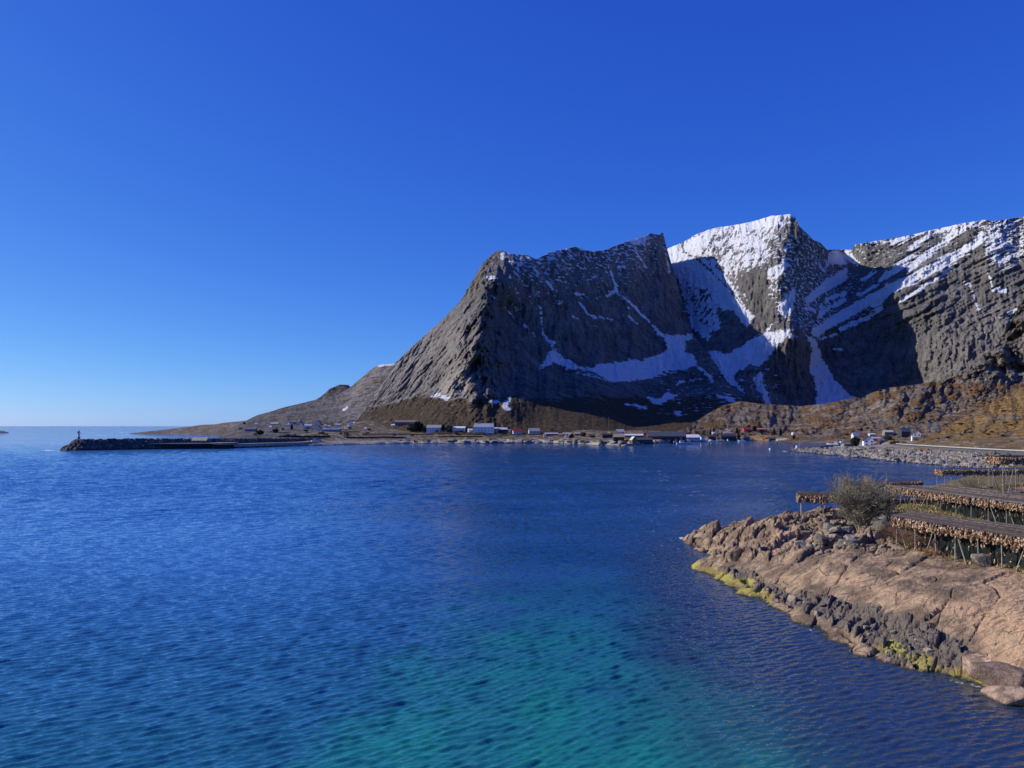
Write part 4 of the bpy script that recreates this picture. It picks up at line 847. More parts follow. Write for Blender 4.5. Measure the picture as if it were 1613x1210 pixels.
def marker(px, D, label):
    root = empty('channel_marker', ((px - CX) / F * D, D, 0), 0, label, 'channel marker')
    dk = paint((0.03, 0.035, 0.04), 0.3, 1.0)
    MB().lathe([(0.45, 2.0), (0.42, 5.4)], 8).build('column', dk, root)
    MB().lathe([(0.5, 5.42), (0.5, 7.0), (0.15, 7.6)], 8).build('lamp_head', paint(WHITE, 0.05), root)
    for i in range(3):
        a = i * 2.094 + 0.4; MB().tube((1.6 * math.cos(a), 1.6 * math.sin(a), -1.5), (0.3 * math.cos(a), 0.3 * math.sin(a), 3.2), 0.16, 0.14, 6).build('leg', dk, root)
marker(1117.5, 740, 'dark tripod channel marker with white top, furthest from the promontory')
marker(1146, 770, 'dark tripod channel marker with white top, middle one of three')
marker(1224.5, 760, 'dark tripod channel marker with white top, next to the promontory tip')
def buoy():
    root = empty('buoy', ((1213 - CX) / F * 680, 680, 0), 0, 'small white mooring buoy left of the promontory tip', 'buoy')
    MB().lathe([(0.3, -0.5), (0.95, -0.1), (1.0, 0.4), (0.7, 0.9), (0.2, 1.1), (0.12, 1.5)], 12).build('float', paint(WHITE, 0.05), root)
    MB().tube((0, 0, 1.5), (0.1, 0, 2.0), 0.07, n=5).build('ring', paint((0.2, 0.2, 0.2), 0.1), root)
buoy()
def beacon():
    x, y, z = on_ground(prom_z, 1256, 668)
    root = empty('light_beacon', (x, y, max(z, 0.6)), 0, 'small white light beacon with thin pole on the promontory tip', 'beacon')
    MB().box(-2.2, 2.2, -1.4, 1.4, -2, 0.9).build('plinth', paint((0.5, 0.47, 0.44), 0.2), root)
    MB().lathe([(0.9, 0.92), (0.75, 2.6), (0.2, 3.4)], 8, (-0.6, 0)).build('lamp_housing', paint(WHITE, 0.08), root)
    MB().tube((1.6, 0, 0.9), (1.4, 0, 5.2), 0.1, 0.06, 6).build('pole', paint(WHITE, 0.1), root)
beacon()
def vehicle(kind, px, py, zf, L, hgt, yaw, col, label, d0, d1, ground=None, van=False):
    X, D, Z = ground or hit(zf, px, py, d0, d1)
    root = empty(kind, (X, D, Z), yaw, label, kind.split('_')[-1])
    h = hgt; w = 0.9
    if van: pr = [(-L / 2, 0.35), (L / 2, 0.35), (L / 2, h * 0.5), (L / 2 - 0.9, h * 0.6), (L / 2 - 1.7, h), (-L / 2 + 0.1, h), (-L / 2, h * 0.9)]
    else: pr = [(-L / 2, 0.3), (L / 2, 0.3), (L / 2, h * 0.55), (L / 2 - 1.1, h * 0.62), (L / 2 - 1.8, h), (-L / 2 + 0.9, h), (-L / 2 + 0.15, h * 0.62), (-L / 2, h * 0.6)]
    b = MB(); n = len(pr)
    b.add([(x, -w, z) for x, z in pr] + [(x, w, z) for x, z in pr], [tuple(range(n)), tuple(range(n, 2 * n))[::-1]] + [((i + 1) % n, i, n + i, n + (i + 1) % n) for i in range(n)])
    b.build('body', paint(col, 0.05, 1.0, 0.35), root)
    MB().box(-L * 0.28, L * 0.24, -w - 0.02, w + 0.02, h * 0.66, h * 0.9).build('window', M_pane, root)
    me = MB().lathe([(0.34, -0.12), (0.34, 0.12)], 12).mesh('wheel'); me.materials.append(paint((0.02, 0.02, 0.02), 0.1))
    for sx in (-0.31, 0.31):
        for sy in (-w + 0.08, w - 0.08):
            o = link('wheel', me, None, root, (L * sx, sy, 0.34)); o.rotation_euler = (math.pi / 2, 0, 0)
q = lambda x, y: (x, y, 3.7)
vehicle('parked_van', 642.5, 693.4, town_z, 7.0, 2.9, 3.2, (0.62, 0.70, 0.74), 'pale blue white van parked on the shore road', 690, 1200, van=True)
vehicle('parked_truck', 501, 693, town_z, 9.0, 3.2, 0.1, (0.34, 0.42, 0.5), 'blue grey truck parked on the gravel quay', 690, 1300, ground=q(-203, 842), van=True)
vehicle('parked_car', 488, 695, town_z, 4.4, 1.6, 0.2, (0.6, 0.52, 0.52), 'pale pink car on the gravel quay left of the blue grey truck', 690, 1300, ground=q(-211, 842))
vehicle('parked_car', 494.5, 696, town_z, 4.4, 1.7, 0.5, (0.75, 0.75, 0.75), 'white car on the gravel quay just below the blue grey truck', 690, 1300, ground=q(-204, 828))
vehicle('parked_car', 471, 688, town_z, 4.3, 1.9, 0.1, (0.85, 0.85, 0.85), 'bright white car on the field behind the breakwater wall', 880, 1300)
def pole(px, py, zf, hgt, d0, d1, label, arm=True, r=0.13, ground=None):
    X, D, Z = ground or hit(zf, px, py, d0, d1)
    root = empty('utility_pole', (X, D, Z - 0.4), 0.2, label, 'pole')
    MB().tube((0, 0, 0), (0, 0, hgt), r, r * 0.7, 6).build('shaft', paint((0.24, 0.21, 0.18), 0.25, 2.0), root)
    if arm:
        MB().box(-0.9, 0.9, -0.07, 0.07, hgt - 0.7, hgt - 0.55).build('crossarm', paint((0.22, 0.2, 0.17), 0.2), root)
pole(959, 683, town_z, 24, 700, 1500, 'very tall thin mast behind the tan roofs', False, 0.22)
pole(716, 692, town_z, 7, 700, 1400, 'thin pole on the shore below the white roofed house')
pole(722, 688, town_z, 6, 700, 1400, 'short pole right beside the thin shore pole')
pole(823, 684, town_z, 7, 700, 1400, 'thin pole between the red roof and the pale green house')
pole(1308, 697, prom_z, 11, 560, 900, 'pale mast standing left of the blue fishing boat', False, 0.2, ground=(283, 718, 1.5))
pole(1436.5, 690, prom_z, 11.5, 560, 980, 'tall pole in front of the slate and grey white houses')
pole(1425, 683, prom_z, 6.5, 700, 980, 'roof high pole behind the tall dark slate house', False, ground=(428, 880, 16))
pole(1462, 696, prom_z, 8, 500, 760, 'leaning pole at the foot of the grassy hill', ground=(305, 590, 8))
pole(1286, 706, prom_z, 8, 560, 760, 'thin pale pole on the rocks of the promontory tip', False, 0.12, ground=(250, 665, 2))
pole(1190, 690, town_z, 7, 1000, 1400, 'thin pole in the orange field by the dark blue boathouse', ground=None)

# ------------------------------------------------------------------ trees of the village
def leaf_mat(name, a, b):
    m = NM(name); n = m.noise(0.6, 4, 0.6); m.color(m.mix(m.smooth(n, 0.35, 0.65), a, b)); m.rough(0.8); return m.m
M_spruce = leaf_mat('spruce needles', (0.006, 0.010, 0.006), (0.022, 0.030, 0.015))
M_bush = leaf_mat('dark evergreen', (0.018, 0.026, 0.012), (0.06, 0.07, 0.03))
M_twig = leaf_mat('grey twigs', (0.07, 0.058, 0.045), (0.15, 0.125, 0.095))
M_bark = paint((0.12, 0.10, 0.08), 0.3, 4.0, 0.9, bump=0.3)
def crown(shape, w, h, n, size, r):
    b = MB()
    for i in range(n):
        t = r.random() ** (0.8 if shape == 'cone' else 0.6); a = r.random() * 6.283
        if shape == 'cone': rad = w / 2 * (1 - t) ** 0.8 * (0.72 + 0.5 * r.random()) * (0.8 + 0.25 * math.sin(t * 30 + a)); z = h * (0.08 + 0.92 * t)
        else:
            u = r.uniform(-1, 1); rr = (0.55 + 0.5 * r.random()) * (0.85 + 0.25 * math.sin(3 * a + 5 * u)); rad = w / 2 * math.sqrt(1 - u * u) * rr; z = h * (0.52 + 0.46 * u * rr)
        c = Vector((rad * math.cos(a), rad * math.sin(a), z)); d = Vector((r.gauss(0, 1), r.gauss(0, 1), r.gauss(0, 0.7))).normalized(); e = d.orthogonal().normalized()
        s = size * (0.5 + r.random())
        b.add([c - d * s, c + e * s * 0.5, c + d * s, c - e * s * 0.5 + Vector((0, 0, s * 0.2))], [(0, 1, 2, 3)])
    return b
def vtree(px, py, wp, hp, zf, label, shape='cone', mat=None, d0=690, d1=1640, ground=None, name=None, cat=None):
    X, D, Z = ground or hit(zf, px, py, d0, d1)
    k = D / F; w, h = wp * k, hp * k; r = random.Random(int(px * 13))
    root = empty(name or ('spruce_tree' if shape == 'cone' else 'bushy_tree'), (X, D, H - (py - HY) * k), 0, label, cat or 'tree')
    MB().tube((0, 0, -0.8), (0, 0, h * 0.75), w * 0.05 + 0.08, 0.05, 6).build('trunk', M_bark, root)
    crown(shape, w, h, 1100, w * 0.09 + 0.1, r).build('crown', mat or M_spruce, root)
vtree(659, 680.5, 15, 17, town_z, 'biggest dark tree standing left of the large beige roofed house', 'round', M_spruce)
vtree(653.5, 681, 5, 10, town_z, 'slim dark spruce left in front of the biggest dark tree')
vtree(650, 680.5, 20, 14, town_z, 'wide bare grey tree behind the slim dark spruce', 'round', M_twig)
vtree(668, 681, 7, 9, town_z, 'dark shrub tree between the biggest dark tree and the beige roofed house', 'round', M_spruce)
vtree(698.5, 680.5, 8, 12, town_z, 'dark round tree touching the right end of the large beige roofed house', 'round', M_spruce)
vtree(707, 680.5, 15, 11, town_z, 'bare grey tree between the beige roofed and the white roofed house', 'round', M_twig)
vtree(726.5, 678.5, 4.5, 8, town_z, 'small dark spruce in front of the bright white roof')
vtree(459.5, 677, 5, 9, town_z, 'dark spruce among the western white houses')
vtree(434, 682, 9, 6.5, town_z, 'dark evergreen clump below the long yellow building', 'round', M_bush)
vtree(474, 671, 3.4, 10.5, town_z, 'thin black spruce behind the very steep dark gable')
vtree(410, 685, 11, 7, town_z, 'dark green thicket in front of the wide blue grey shed', 'round', M_bush)
vtree(385, 669, 4, 4, town_z, 'small dark tree on the skyline at the west end', 'round', M_bush)
vtree(1119.5, 686, 4, 9, town_z, 'dark spruce left of the narrow white house', d0=900)
vtree(1124.6, 684, 4, 9.5, town_z, 'dark spruce right behind the narrow white house', d0=1100)
vtree(1161, 683.5, 6, 10, town_z, 'lone dark spruce left of the red house on the hillside', d0=900)
vtree(1188.5, 680, 7, 9, town_z, 'dark round tree between the red house and the orange roof', 'round', M_spruce, d0=900)
vtree(1179.5, 674.5, 5, 4.5, town_z, 'small dark tree peeping over the red house', 'round', M_spruce, d0=900)
vtree(1219.5, 685.5, 7, 10, town_z, 'dark spruce, left one of two right of the orange field', d0=900)
vtree(1229.5, 687.5, 5.5, 12, town_z, 'tall dark spruce, right one of two right of the orange field', d0=900)
vtree(1250.5, 691.5, 4.5, 6, town_z, 'small dark bush below the tiny white cabin', 'round', M_spruce, d0=900)
vtree(1163.5, 692, 5, 10, town_z, 'dark narrow tree right of the wide dark brown boathouse', d0=900)
vtree(1344.5, 703.5, 13.5, 16, prom_z, 'round dark green tree on the promontory beside the white gabled house', 'round', M_bush, ground=(274.5, 645, 4.0))
vtree(918, 688, 10, 7, town_z, 'rusty brown bare thicket right of the maroon boathouses', 'round', leaf_mat('rusty twigs', (0.09, 0.05, 0.03), (0.2, 0.11, 0.06)))
M_rusty = leaf_mat('orange heath bush', (0.16, 0.08, 0.02), (0.34, 0.18, 0.05))
vtree(1411, 704, 16, 10, prom_z, 'wide orange bush behind the dark hut by the road', 'round', M_rusty, ground=(308, 650, 4.6), name='heath_bush', cat='bush')
vtree(1423, 703, 11, 8, prom_z, 'orange bush right of the dark hut by the road', 'round', M_rusty, ground=(313, 645, 4.6), name='heath_bush', cat='bush')
vtree(1398, 693, 13, 7, prom_z, 'purple brown bare thicket below the brown grey house', 'round', M_twig, ground=None, d0=560, d1=980, name='bare_thicket', cat='bush')
def field():
    m = NM('orange grass'); n = m.noise(0.25, 6, 0.65); m.color(m.mix(m.smooth(n, 0.35, 0.65), (0.16, 0.09, 0.03), (0.42, 0.24, 0.07))).normal(m.bump(n, 0.5, 1.0))
    xs = np.linspace(1163, 1216, 60); Ds = np.linspace(1062, 1200, 60)
    PX, DD = np.meshgrid(xs, Ds); X = (PX - CX) / F * DD
    e = np.minimum(sstep(0, 0.15, (PX - 1163) / 53) * sstep(1, 0.85, (PX - 1163) / 53), sstep(1062, 1075, DD) * sstep(1200, 1180, DD))
    Z = town_z(X, DD) + 1.2 * (e + 0.3 * fbm(X / 6, DD / 6)) - 0.7
    tag(link('grass_field', grid_mesh('grass_field', np.stack([X, DD, Z], -1), 60, 60, {}), m.m), kind='structure')
field()
M_scrub = leaf_mat('village scrub', (0.05, 0.042, 0.03), (0.13, 0.105, 0.07))
sb_me = crown('round', 1.0, 0.8, 260, 0.11, random.Random(3)).mesh('bare_scrub'); sb_me.materials.append(M_scrub)
for i in range(70):
    px = rnd.choice((rnd.uniform(380, 640), rnd.uniform(640, 940), rnd.uniform(1095, 1290))); py = rnd.uniform(676, 688)
    p = ground_ray(px, py, 700)
    if p is None: continue
    o = bpy.data.objects.new('bare_scrub', sb_me); COL.objects.link(o); w = rnd.uniform(3, 8); o.location = p; o.scale = (w, w, w * rnd.uniform(0.4, 0.8)); o.rotation_euler = (0, 0, rnd.uniform(0, 6.28))
    tag(o, 'low bare grey brown scrub clump scattered over the village slope', 'bush', 'scrub clumps on the village slope')
hs_me = crown('round', 1.0, 0.8, 200, 0.12, random.Random(9)).mesh('heath_scrub'); hs_me.materials.append(leaf_mat('heath scrub leaves', (0.045, 0.04, 0.018), (0.13, 0.10, 0.045)))
for i in range(150):
    px = rnd.uniform(1290, 1612); py = rnd.uniform(612, 698); p = ground_ray(px, py, 420)
    if p is None or p.y > 1500: continue
    o = bpy.data.objects.new('heath_scrub', hs_me); COL.objects.link(o); w = rnd.uniform(1.2, 4.2) * (0.6 + p.y / 1400); o.location = p; o.scale = (w, w, w * rnd.uniform(0.35, 0.7)); o.rotation_euler = (0, 0, rnd.uniform(0, 6.28))
    tag(o, 'dark heath scrub clump scattered over the golden hillside on the right', 'bush', 'heath scrub on the right hillsides')
def stone_wall(px0, px1, py, h, label):
    pts = [ground_ray(px0 + (px1 - px0) * i / 12, py, 700) for i in range(13)]
    pts = [p for p in pts if p is not None]; o = pts[0].copy(); b = MB(); rr = random.Random(int(px0))
    for a, c in zip(pts[:-1], pts[1:]):
        a2, c2 = a - o, c - o; d = (c2 - a2); n = int(max(2, d.length / 1.2))
        for i in range(n):
            e = a2.lerp(c2, (i + 0.5) / n); hh = h * rr.uniform(0.8, 1.15); b.box(e.x - 0.68, e.x + 0.68, e.y - 0.45 + rr.uniform(-0.1, 0.1), e.y + 0.45, e.z - 1.2, e.z + hh)
    tag(b.build('stone_wall', paint((0.055, 0.05, 0.046), 0.5, 0.8, 0.95), None, o), label, 'wall')
stone_wall(440, 520, 689.2, 2.2, 'dark stone wall behind the gravel quay at the west end')
stone_wall(545, 640, 690.6, 1.6, 'dark stone wall along the open field above the shore road')
stone_wall(690, 760, 688.8, 1.3, 'dark stone wall below the large beige roofed house')
stone_wall(585, 655, 684.5, 1.2, 'low dark stone wall across the upper open field')

# ------------------------------------------------------------------ near headland with fish racks
L_FRAC = [(1066, 862), (1100, 828), (1160, 816), (1240, 808), (1300, 800), (1400, 808), (1412, 860), (1380, 874), (1300, 868), (1262, 886), (1200, 882), (1135, 884)]
L_LEDGE = [(1130, 893), (1180, 900), (1240, 930), (1300, 940), (1370, 955), (1420, 968), (1470, 985), (1520, 1010), (1545, 1050), (1500, 1064), (1440, 1052), (1370, 1020), (1320, 990), (1260, 962), (1190, 930)]
L_GREEN = [(1290, 806), (1345, 806), (1400, 792), (1480, 784), (1700, 784), (1900, 900), (1700, 960), (1613, 905), (1560, 895), (1520, 888), (1450, 872), (1405, 862), (1400, 830), (1360, 822)]
def hfields(X, Y):
    z = hz(X, Y)
    PX = CX + X / Y * F; PY = HY + (H - z) / Y * F
    frac = np.clip(poly_sdf(PX, PY, L_FRAC) / 8 + 0.4, 0, 1); ledge = np.clip(poly_sdf(PX, PY, L_LEDGE) / 8 + 0.4, 0, 1)
    green = np.clip(poly_sdf(PX, PY, L_GREEN) / 8 + 0.2, 0, 1)
    green = np.maximum(green, sstep(153, 160, Y) * sstep(82, 92, X))
    return z, PX, PY, frac, ledge, green
def head_z(X, Y, full=False):
    X, Y = np.broadcast_arrays(np.asarray(X, float), np.asarray(Y, float))
    z, PX, PY, frac, ledge, green = hfields(X, Y)
    wx, wy = X + 0.8 * fbm(X / 3, Y / 3, 1.0, 3), Y + 0.8 * fbm(X / 3, Y / 3, 9.0, 3)
    c, s = math.cos(0.6), math.sin(0.6)
    a, b = wx * c + wy * s, -wx * s + wy * c
    # broken blocks: every cell is a tilted slab of its own height
    out = z
    for (sa, sb, amp, tilt, mask, gap) in ((5.2, 2.4, 1.45, 0.5, frac, 0.9), (1.9, 1.1, 0.4, 0.42, frac, 0.25), (3.4, 1.3, 0.62, 0.42, ledge, 0.3), (1.2, 0.6, 0.26, 0.4, ledge, 0.16)):
        f1, f2, cid, ox, oy = voronoi(a / sa, b / sb)
        blk = (RT[cid, 2] - 0.45) * amp + (-ox * sa * (RT[cid, 1] - 0.25) - oy * sb * (RT[cid, 3] - 0.5)) * tilt
        blk -= gap * np.clip(1 - (f2 - f1) / 0.12, 0, 1)
        out = out + mask * blk
    slab = (1 - np.maximum(frac, ledge)) * (1 - green)
    f1, f2, cid, ox, oy = voronoi((a + 1.5 * fbm(X / 6, Y / 6, 2.0, 2)) / 10.0, (b + 1.5 * fbm(X / 6, Y / 6, 7.0, 2)) / 4.2)
    crack = np.clip(1 - (f2 - f1) / 0.05, 0, 1) * (RT[cid, 0] > 0.25)
    out = out + slab * ((RT[cid, 2] - 0.5) * 0.28 + (0.4 - f1) * 0.5 - oy * (RT[cid, 1] - 0.4) * 0.6 - 0.3 * crack + fbm(X / 7, Y / 5, 3.0, 5) * 0.8 + fbm(a / 2.6, b / 0.8, 6.0, 4, True) * 0.2)
    out = out + green * (fbm(X / 4, Y / 4, 2.0, 4) * 0.45)
    out = out + 0.07 * fbm(X / 0.9, Y / 0.9, 4.0, 3)
    if not full: return out
    n = fbm(X / 5, Y / 5, 8.8, 4)
    low = sstep(1.3, 0.35, out + n * 1.0) * sstep(1700, 1500, PX)
    algae = low * np.clip(0.55 + 1.7 * fbm(X / 4, Y / 4, 2.6, 3) + 0.30 * sstep(1250, 1100, PX), 0, 1)
    algae = np.where(PY < 884, algae * 0.25, algae)
    pink = np.clip(poly_sdf(PX, PY, [(1250, 905), (1330, 895), (1420, 925), (1520, 945), (1640, 960), (1640, 1030), (1560, 1000), (1450, 960), (1340, 930)]) / 14, 0, 1)
    pink = np.maximum(pink, np.clip(poly_sdf(PX, PY, [(1560, 890), (1660, 890), (1660, 1110), (1560, 1090), (1540, 1010), (1500, 960), (1545, 910)]) / 12, 0, 0.8))
    pink = np.maximum(pink, 0.8 * np.clip(poly_sdf(PX, PY, [(1205, 845), (1240, 822), (1275, 832), (1235, 870), (1215, 880)]) / 6, 0, 1))
    return out, dict(blocky=np.maximum(frac, ledge), wet=ledge, green=green, algae=algae, pink=pink, crackm=slab * crack)
def head_mat():
    m = NM('headland rock'); z = m.sep(m.pos)[2]
    n1 = m.noise(0.35, 7, 0.62); n2 = m.noise(1.7, 6, 0.65); n3 = m.noise(7.0, 4, 0.6); st = m.noise(0.8, 6, 0.6, stretch=(0.35, 1.6, 1.5, 0, 0, -0.6))
    c = m.mix(m.smooth(n1, 0.41, 0.60), (0.185, 0.128, 0.08), (0.45, 0.31, 0.185))
    c = m.mix(m.math('MULTIPLY', m.attr('pink'), m.smooth(st, 0.34, 0.58)), c, (0.64, 0.405, 0.23))
    c = m.mix(m.math('MULTIPLY', m.smooth(st, 0.50, 0.64), 0.62), c, (0.135, 0.105, 0.072))
    c = m.mix(m.math('MULTIPLY', m.smooth(n2, 0.55, 0.72), 0.45), c, (0.27, 0.23, 0.185))
    c = m.mix(m.math('MULTIPLY', m.attr('wet'), m.smooth(n1, 0.3, 0.6, 0.35, 0.85)), c, (0.125, 0.115, 0.10))
    v = m.voro(0.55, 'DISTANCE_TO_EDGE', stretch=(0.5, 1.2, 1, 0, 0, -0.6))
    c = m.mix(m.math('MULTIPLY', m.smooth(v.outputs['Distance'], 0.0, 0.028, 1, 0), m.smooth(n1, 0.40, 0.55)), c, (0.05, 0.04, 0.03))
    g1 = m.noise(0.5, 6, 0.7); g2 = m.noise(3.5, 4, 0.65)
    gc = m.mix(m.smooth(g1, 0.36, 0.62), (0.14, 0.145, 0.05), (0.38, 0.26, 0.12)); gc = m.mix(m.smooth(g2, 0.4, 0.65), tuple([0.07, 0.058, 0.028]), gc)
    gm = m.smooth(m.math('ADD', m.attr('green'), m.math('MULTIPLY', m.math('SUBTRACT', n1, 0.5), 1.4)), 0.42, 0.6)
    c = m.mix(gm, c, gc)
    am = m.smooth(m.math('ADD', m.attr('algae'), m.math('MULTIPLY', m.math('SUBTRACT', n2, 0.5), 0.9)), 0.45, 0.62)
    c = m.mix(am, c, m.mix(m.smooth(n1, 0.35, 0.6), (0.26, 0.185, 0.075), (0.42, 0.38, 0.075)))
    c = m.mix(m.smooth(m.math('ADD', z, m.math('MULTIPLY', n2, 0.5)), 0.28, 0.5, 1, 0), c, (0.035, 0.032, 0.02))
    lich = m.noise(2.6, 7, 0.7); c = m.mix(m.math('MULTIPLY', m.smooth(lich, 0.55, 0.66), 0.28), c, (0.14, 0.115, 0.085)); c = m.mix(m.math('MULTIPLY', m.smooth(n3, 0.56, 0.7), 0.08), c, (0.55, 0.46, 0.35))
    m.color(c); b = m.bump(m.math('ADD', m.math('ADD', n2, m.math('MULTIPLY', st, 1.2)), m.math('MULTIPLY', n3, 0.25)), 0.75, 0.45); m.normal(b)
    m.b.inputs['Specular IOR Level'].default_value = 0.2; return m.m
M_head = head_mat()
def make_head():
    Y = np.exp(np.linspace(math.log(36), math.log(300), 760)); u = np.concatenate([np.linspace(0.185, 0.70, 620), np.linspace(0.70, 1.6, 60)[1:]])
    YY, UU = np.meshgrid(Y, u, indexing='ij'); XX = UU * YY
    Z, at = head_z(XX, YY, True)
    return tag(link('headland', grid_mesh('headland', np.stack([XX, YY, Z], -1), len(Y), len(u), at), M_head), kind='structure')
make_head()
def hground(x, y): return float(head_z(np.array([x]), np.array([y]))[0])

# boulders
def boulder_mesh(seed, flat=0.75):
    r = random.Random(seed); bm = bmesh.new()
    for i in range(16):
        v = Vector((r.uniform(-1, 1), r.uniform(-1, 1), r.uniform(-1, 1))); m_ = max(abs(v.x), abs(v.y), abs(v.z)); v = v / (m_ * 0.6 + v.length * 0.4)
        bm.verts.new((v.x, v.y * r.uniform(0.7, 0.95), v.z * flat))
    res = bmesh.ops.convex_hull(bm, input=bm.verts); bmesh.ops.delete(bm, geom=[g for g in res['geom_interior'] if isinstance(g, bmesh.types.BMVert)], context='VERTS')
    bmesh.ops.bevel(bm, geom=list(bm.edges), offset=0.045, segments=1, affect='EDGES', profile=0.6)
    me = bpy.data.meshes.new('boulder'); bm.to_mesh(me); bm.free(); return me
def rock_mat(name, c0, c1):
    m = NM(name); n = m.noise(1.2, 6, 0.65); n2 = m.noise(5, 4)
    oi = m.t.nodes.new('ShaderNodeObjectInfo').outputs['Random']
    c = m.mix(m.smooth(oi, 0.0, 1.0), tuple(0.7 * x for x in c0), c1); c = m.mix(m.smooth(n, 0.4, 0.62), c, tuple(0.4 * x for x in c0)); m.color(c).normal(m.bump(m.math('ADD', n, m.math('MULTIPLY', n2, 0.4)), 0.8, 0.25)); return m.m
M_rock = rock_mat('boulder rock', (0.21, 0.185, 0.15), (0.42, 0.34, 0.26)); M_rockpink = rock_mat('pink boulder rock', (0.42, 0.29, 0.20), (0.52, 0.37, 0.26)); M_rip = rock_mat('riprap rock', (0.15, 0.135, 0.11), (0.44, 0.38, 0.31))
M_shore = rock_mat('shore rock', (0.28, 0.25, 0.215), (0.55, 0.49, 0.42))
BM = [boulder_mesh(i, 0.6 + 0.08 * (i % 4)) for i in range(9)]
def boulder(x, y, size, label, mat=None, group=None, zf=head_z, seed=None, sink=0.25, sc=None):
    me = BM[(seed if seed is not None else rnd.randrange(99)) % len(BM)]
    if not me.materials: me.materials.append(M_rock)
    o = bpy.data.objects.new('boulder', me); COL.objects.link(o)
    s = sc or (size * rnd.uniform(0.85, 1.25), size * rnd.uniform(0.75, 1.0), size * rnd.uniform(0.75, 1.05))
    z = float(zf(np.array([x]), np.array([y]))[0])
    o.location = (x, y, max(z, -0.4) + s[2] * (0.6 - sink)); o.scale = s; o.rotation_euler = (rnd.uniform(-0.25, 0.25), rnd.uniform(-0.25, 0.25), rnd.uniform(0, 6.28))
    tag(o, label, 'boulder', group)
    if mat: o.material_slots[0].link = 'OBJECT'; o.material_slots[0].material = mat
    return o
def bpx(px, py, size, *a, **k):
    x, y, z = hit(head_z, px, py, 45, 170, 1500)
    return boulder(x, y + size * 0.5, size, *a, **k)
bpx(1600, 1112, 1.75, 'round pink boulder in the water at the right edge, nearest of the shore boulders', M_rockpink, seed=1)
bpx(1588, 1093, 2.0, 'broad pink boulder in the water, second nearest of the shore boulders', M_rockpink, seed=4)
bpx(1556, 1072, 1.4, 'flat ochre boulder lying in the water below the dark ledge', M_rockpink, seed=2)
bpx(1545, 1062, 0.7, 'small grey stone right above the flat ochre boulder', seed=7)
bpx(1552, 893, 1.15, 'squat ochre grey boulder under the nearest fish rack beside a post', seed=3)
bpx(1311, 840, 1.25, 'upright pointed boulder with a pale left face among the rubble', seed=5)
bpx(1395, 836, 1.5, 'big dark slab boulder at the right end of the rubble', seed=6)
bpx(1240, 868, 1.0, 'pale pyramid shaped stone wedged below the pink slab', seed=8)
GR_B = 'boulders tumbled below the bare bush'
for i in range(90):
    px = rnd.triangular(1255, 1405, 1320); py = 820 + rnd.random() * 48 + (0 if px > 1290 else 8)
    bpx(px, py, 0.28 + 0.75 * rnd.random() ** 2.2, 'grey angular boulder tumbled in the rubble below the bare bush', group=GR_B)
for i in range(30):
    px = rnd.uniform(1255, 1330); py = 806 + (1330 - px) * 0.16 + rnd.random() * 9
    bpx(px, py, 0.22 + 0.3 * rnd.random(), 'small grey stone on the crest beneath the left fish rack', group='stones on the crest by the left fish rack')
for i in range(28):
    t = rnd.random(); px = 1140 + 370 * t; py = 905 + 140 * t + rnd.uniform(-16, 12)
    bpx(px, py, 0.2 + 0.4 * rnd.random() ** 2, 'dark wet stone lodged in the shore ledge', M_rock, group='dark stones in the shore ledge')
for i in range(95):
    D = math.exp(rnd.uniform(math.log(330), math.log(640))); t = rnd.random() ** 0.8
    x = np.interp(D, [p[0] for p in PSH], [p[1] for p in PSH]) + 1 + 42 * t
    boulder(x, D, 1.0 + 1.3 * rnd.random() ** 2, 'grey boulder in the rock embankment below the coast road', M_rip, 'boulders of the road embankment', prom_z)

for i in range(42):
    px = rnd.choice((rnd.uniform(690, 880), rnd.uniform(880, 1000))); p = ground_ray(px, rnd.uniform(693, 699), 700)
    if p is None: continue
    w = rnd.uniform(2.2, 6.0); boulder(p.x, p.y, 1, 'pale weathered rock hump on the village shore', M_shore, 'rock humps along the village shore', town_z, sc=(w, w * 0.8, w * rnd.uniform(0.25, 0.5)), sink=0.35)
# fish racks
def pole_mat():
    m = NM('rack pole'); n = m.noise(2.0, 4); oi = m.t.nodes.new('ShaderNodeObjectInfo').outputs['Random']
    c = m.mix(m.smooth(oi, 0.55, 1.0), (0.075, 0.058, 0.055), (0.30, 0.24, 0.20)); c = m.mix(m.smooth(n, 0.45, 0.65), c, (0.05, 0.04, 0.036)); m.color(c); return m.m
M_pole = pole_mat(); M_pole_sunlit = paint((0.52, 0.42, 0.33), 0.2, 1.0, 0.9); M_post = paint((0.30, 0.28, 0.25), 0.35, 1.2, 0.9)  # the paler poles have the sunlight on the decks painted into their colour
def fish_mat():
    m = NM('dried cod'); oi = m.t.nodes.new('ShaderNodeObjectInfo').outputs['Random']; n = m.noise(3.2, 4, 0.6)
    vc = m.sep(m.voro(3.4).outputs['Color'])[0]
    c = m.mix(m.smooth(n, 0.34, 0.62), (0.24, 0.15, 0.08), (0.66, 0.52, 0.34)); c = m.mix(m.smooth(vc, 0.25, 0.6), c, (0.12, 0.06, 0.032)); c = m.mix(m.math('MULTIPLY', oi, 0.3), c, (0.30, 0.17, 0.10))
    m.color(c).rough(0.7).normal(m.bump(m.noise(14, 3), 0.6, 0.03)); return m.m
M_fish = fish_mat()
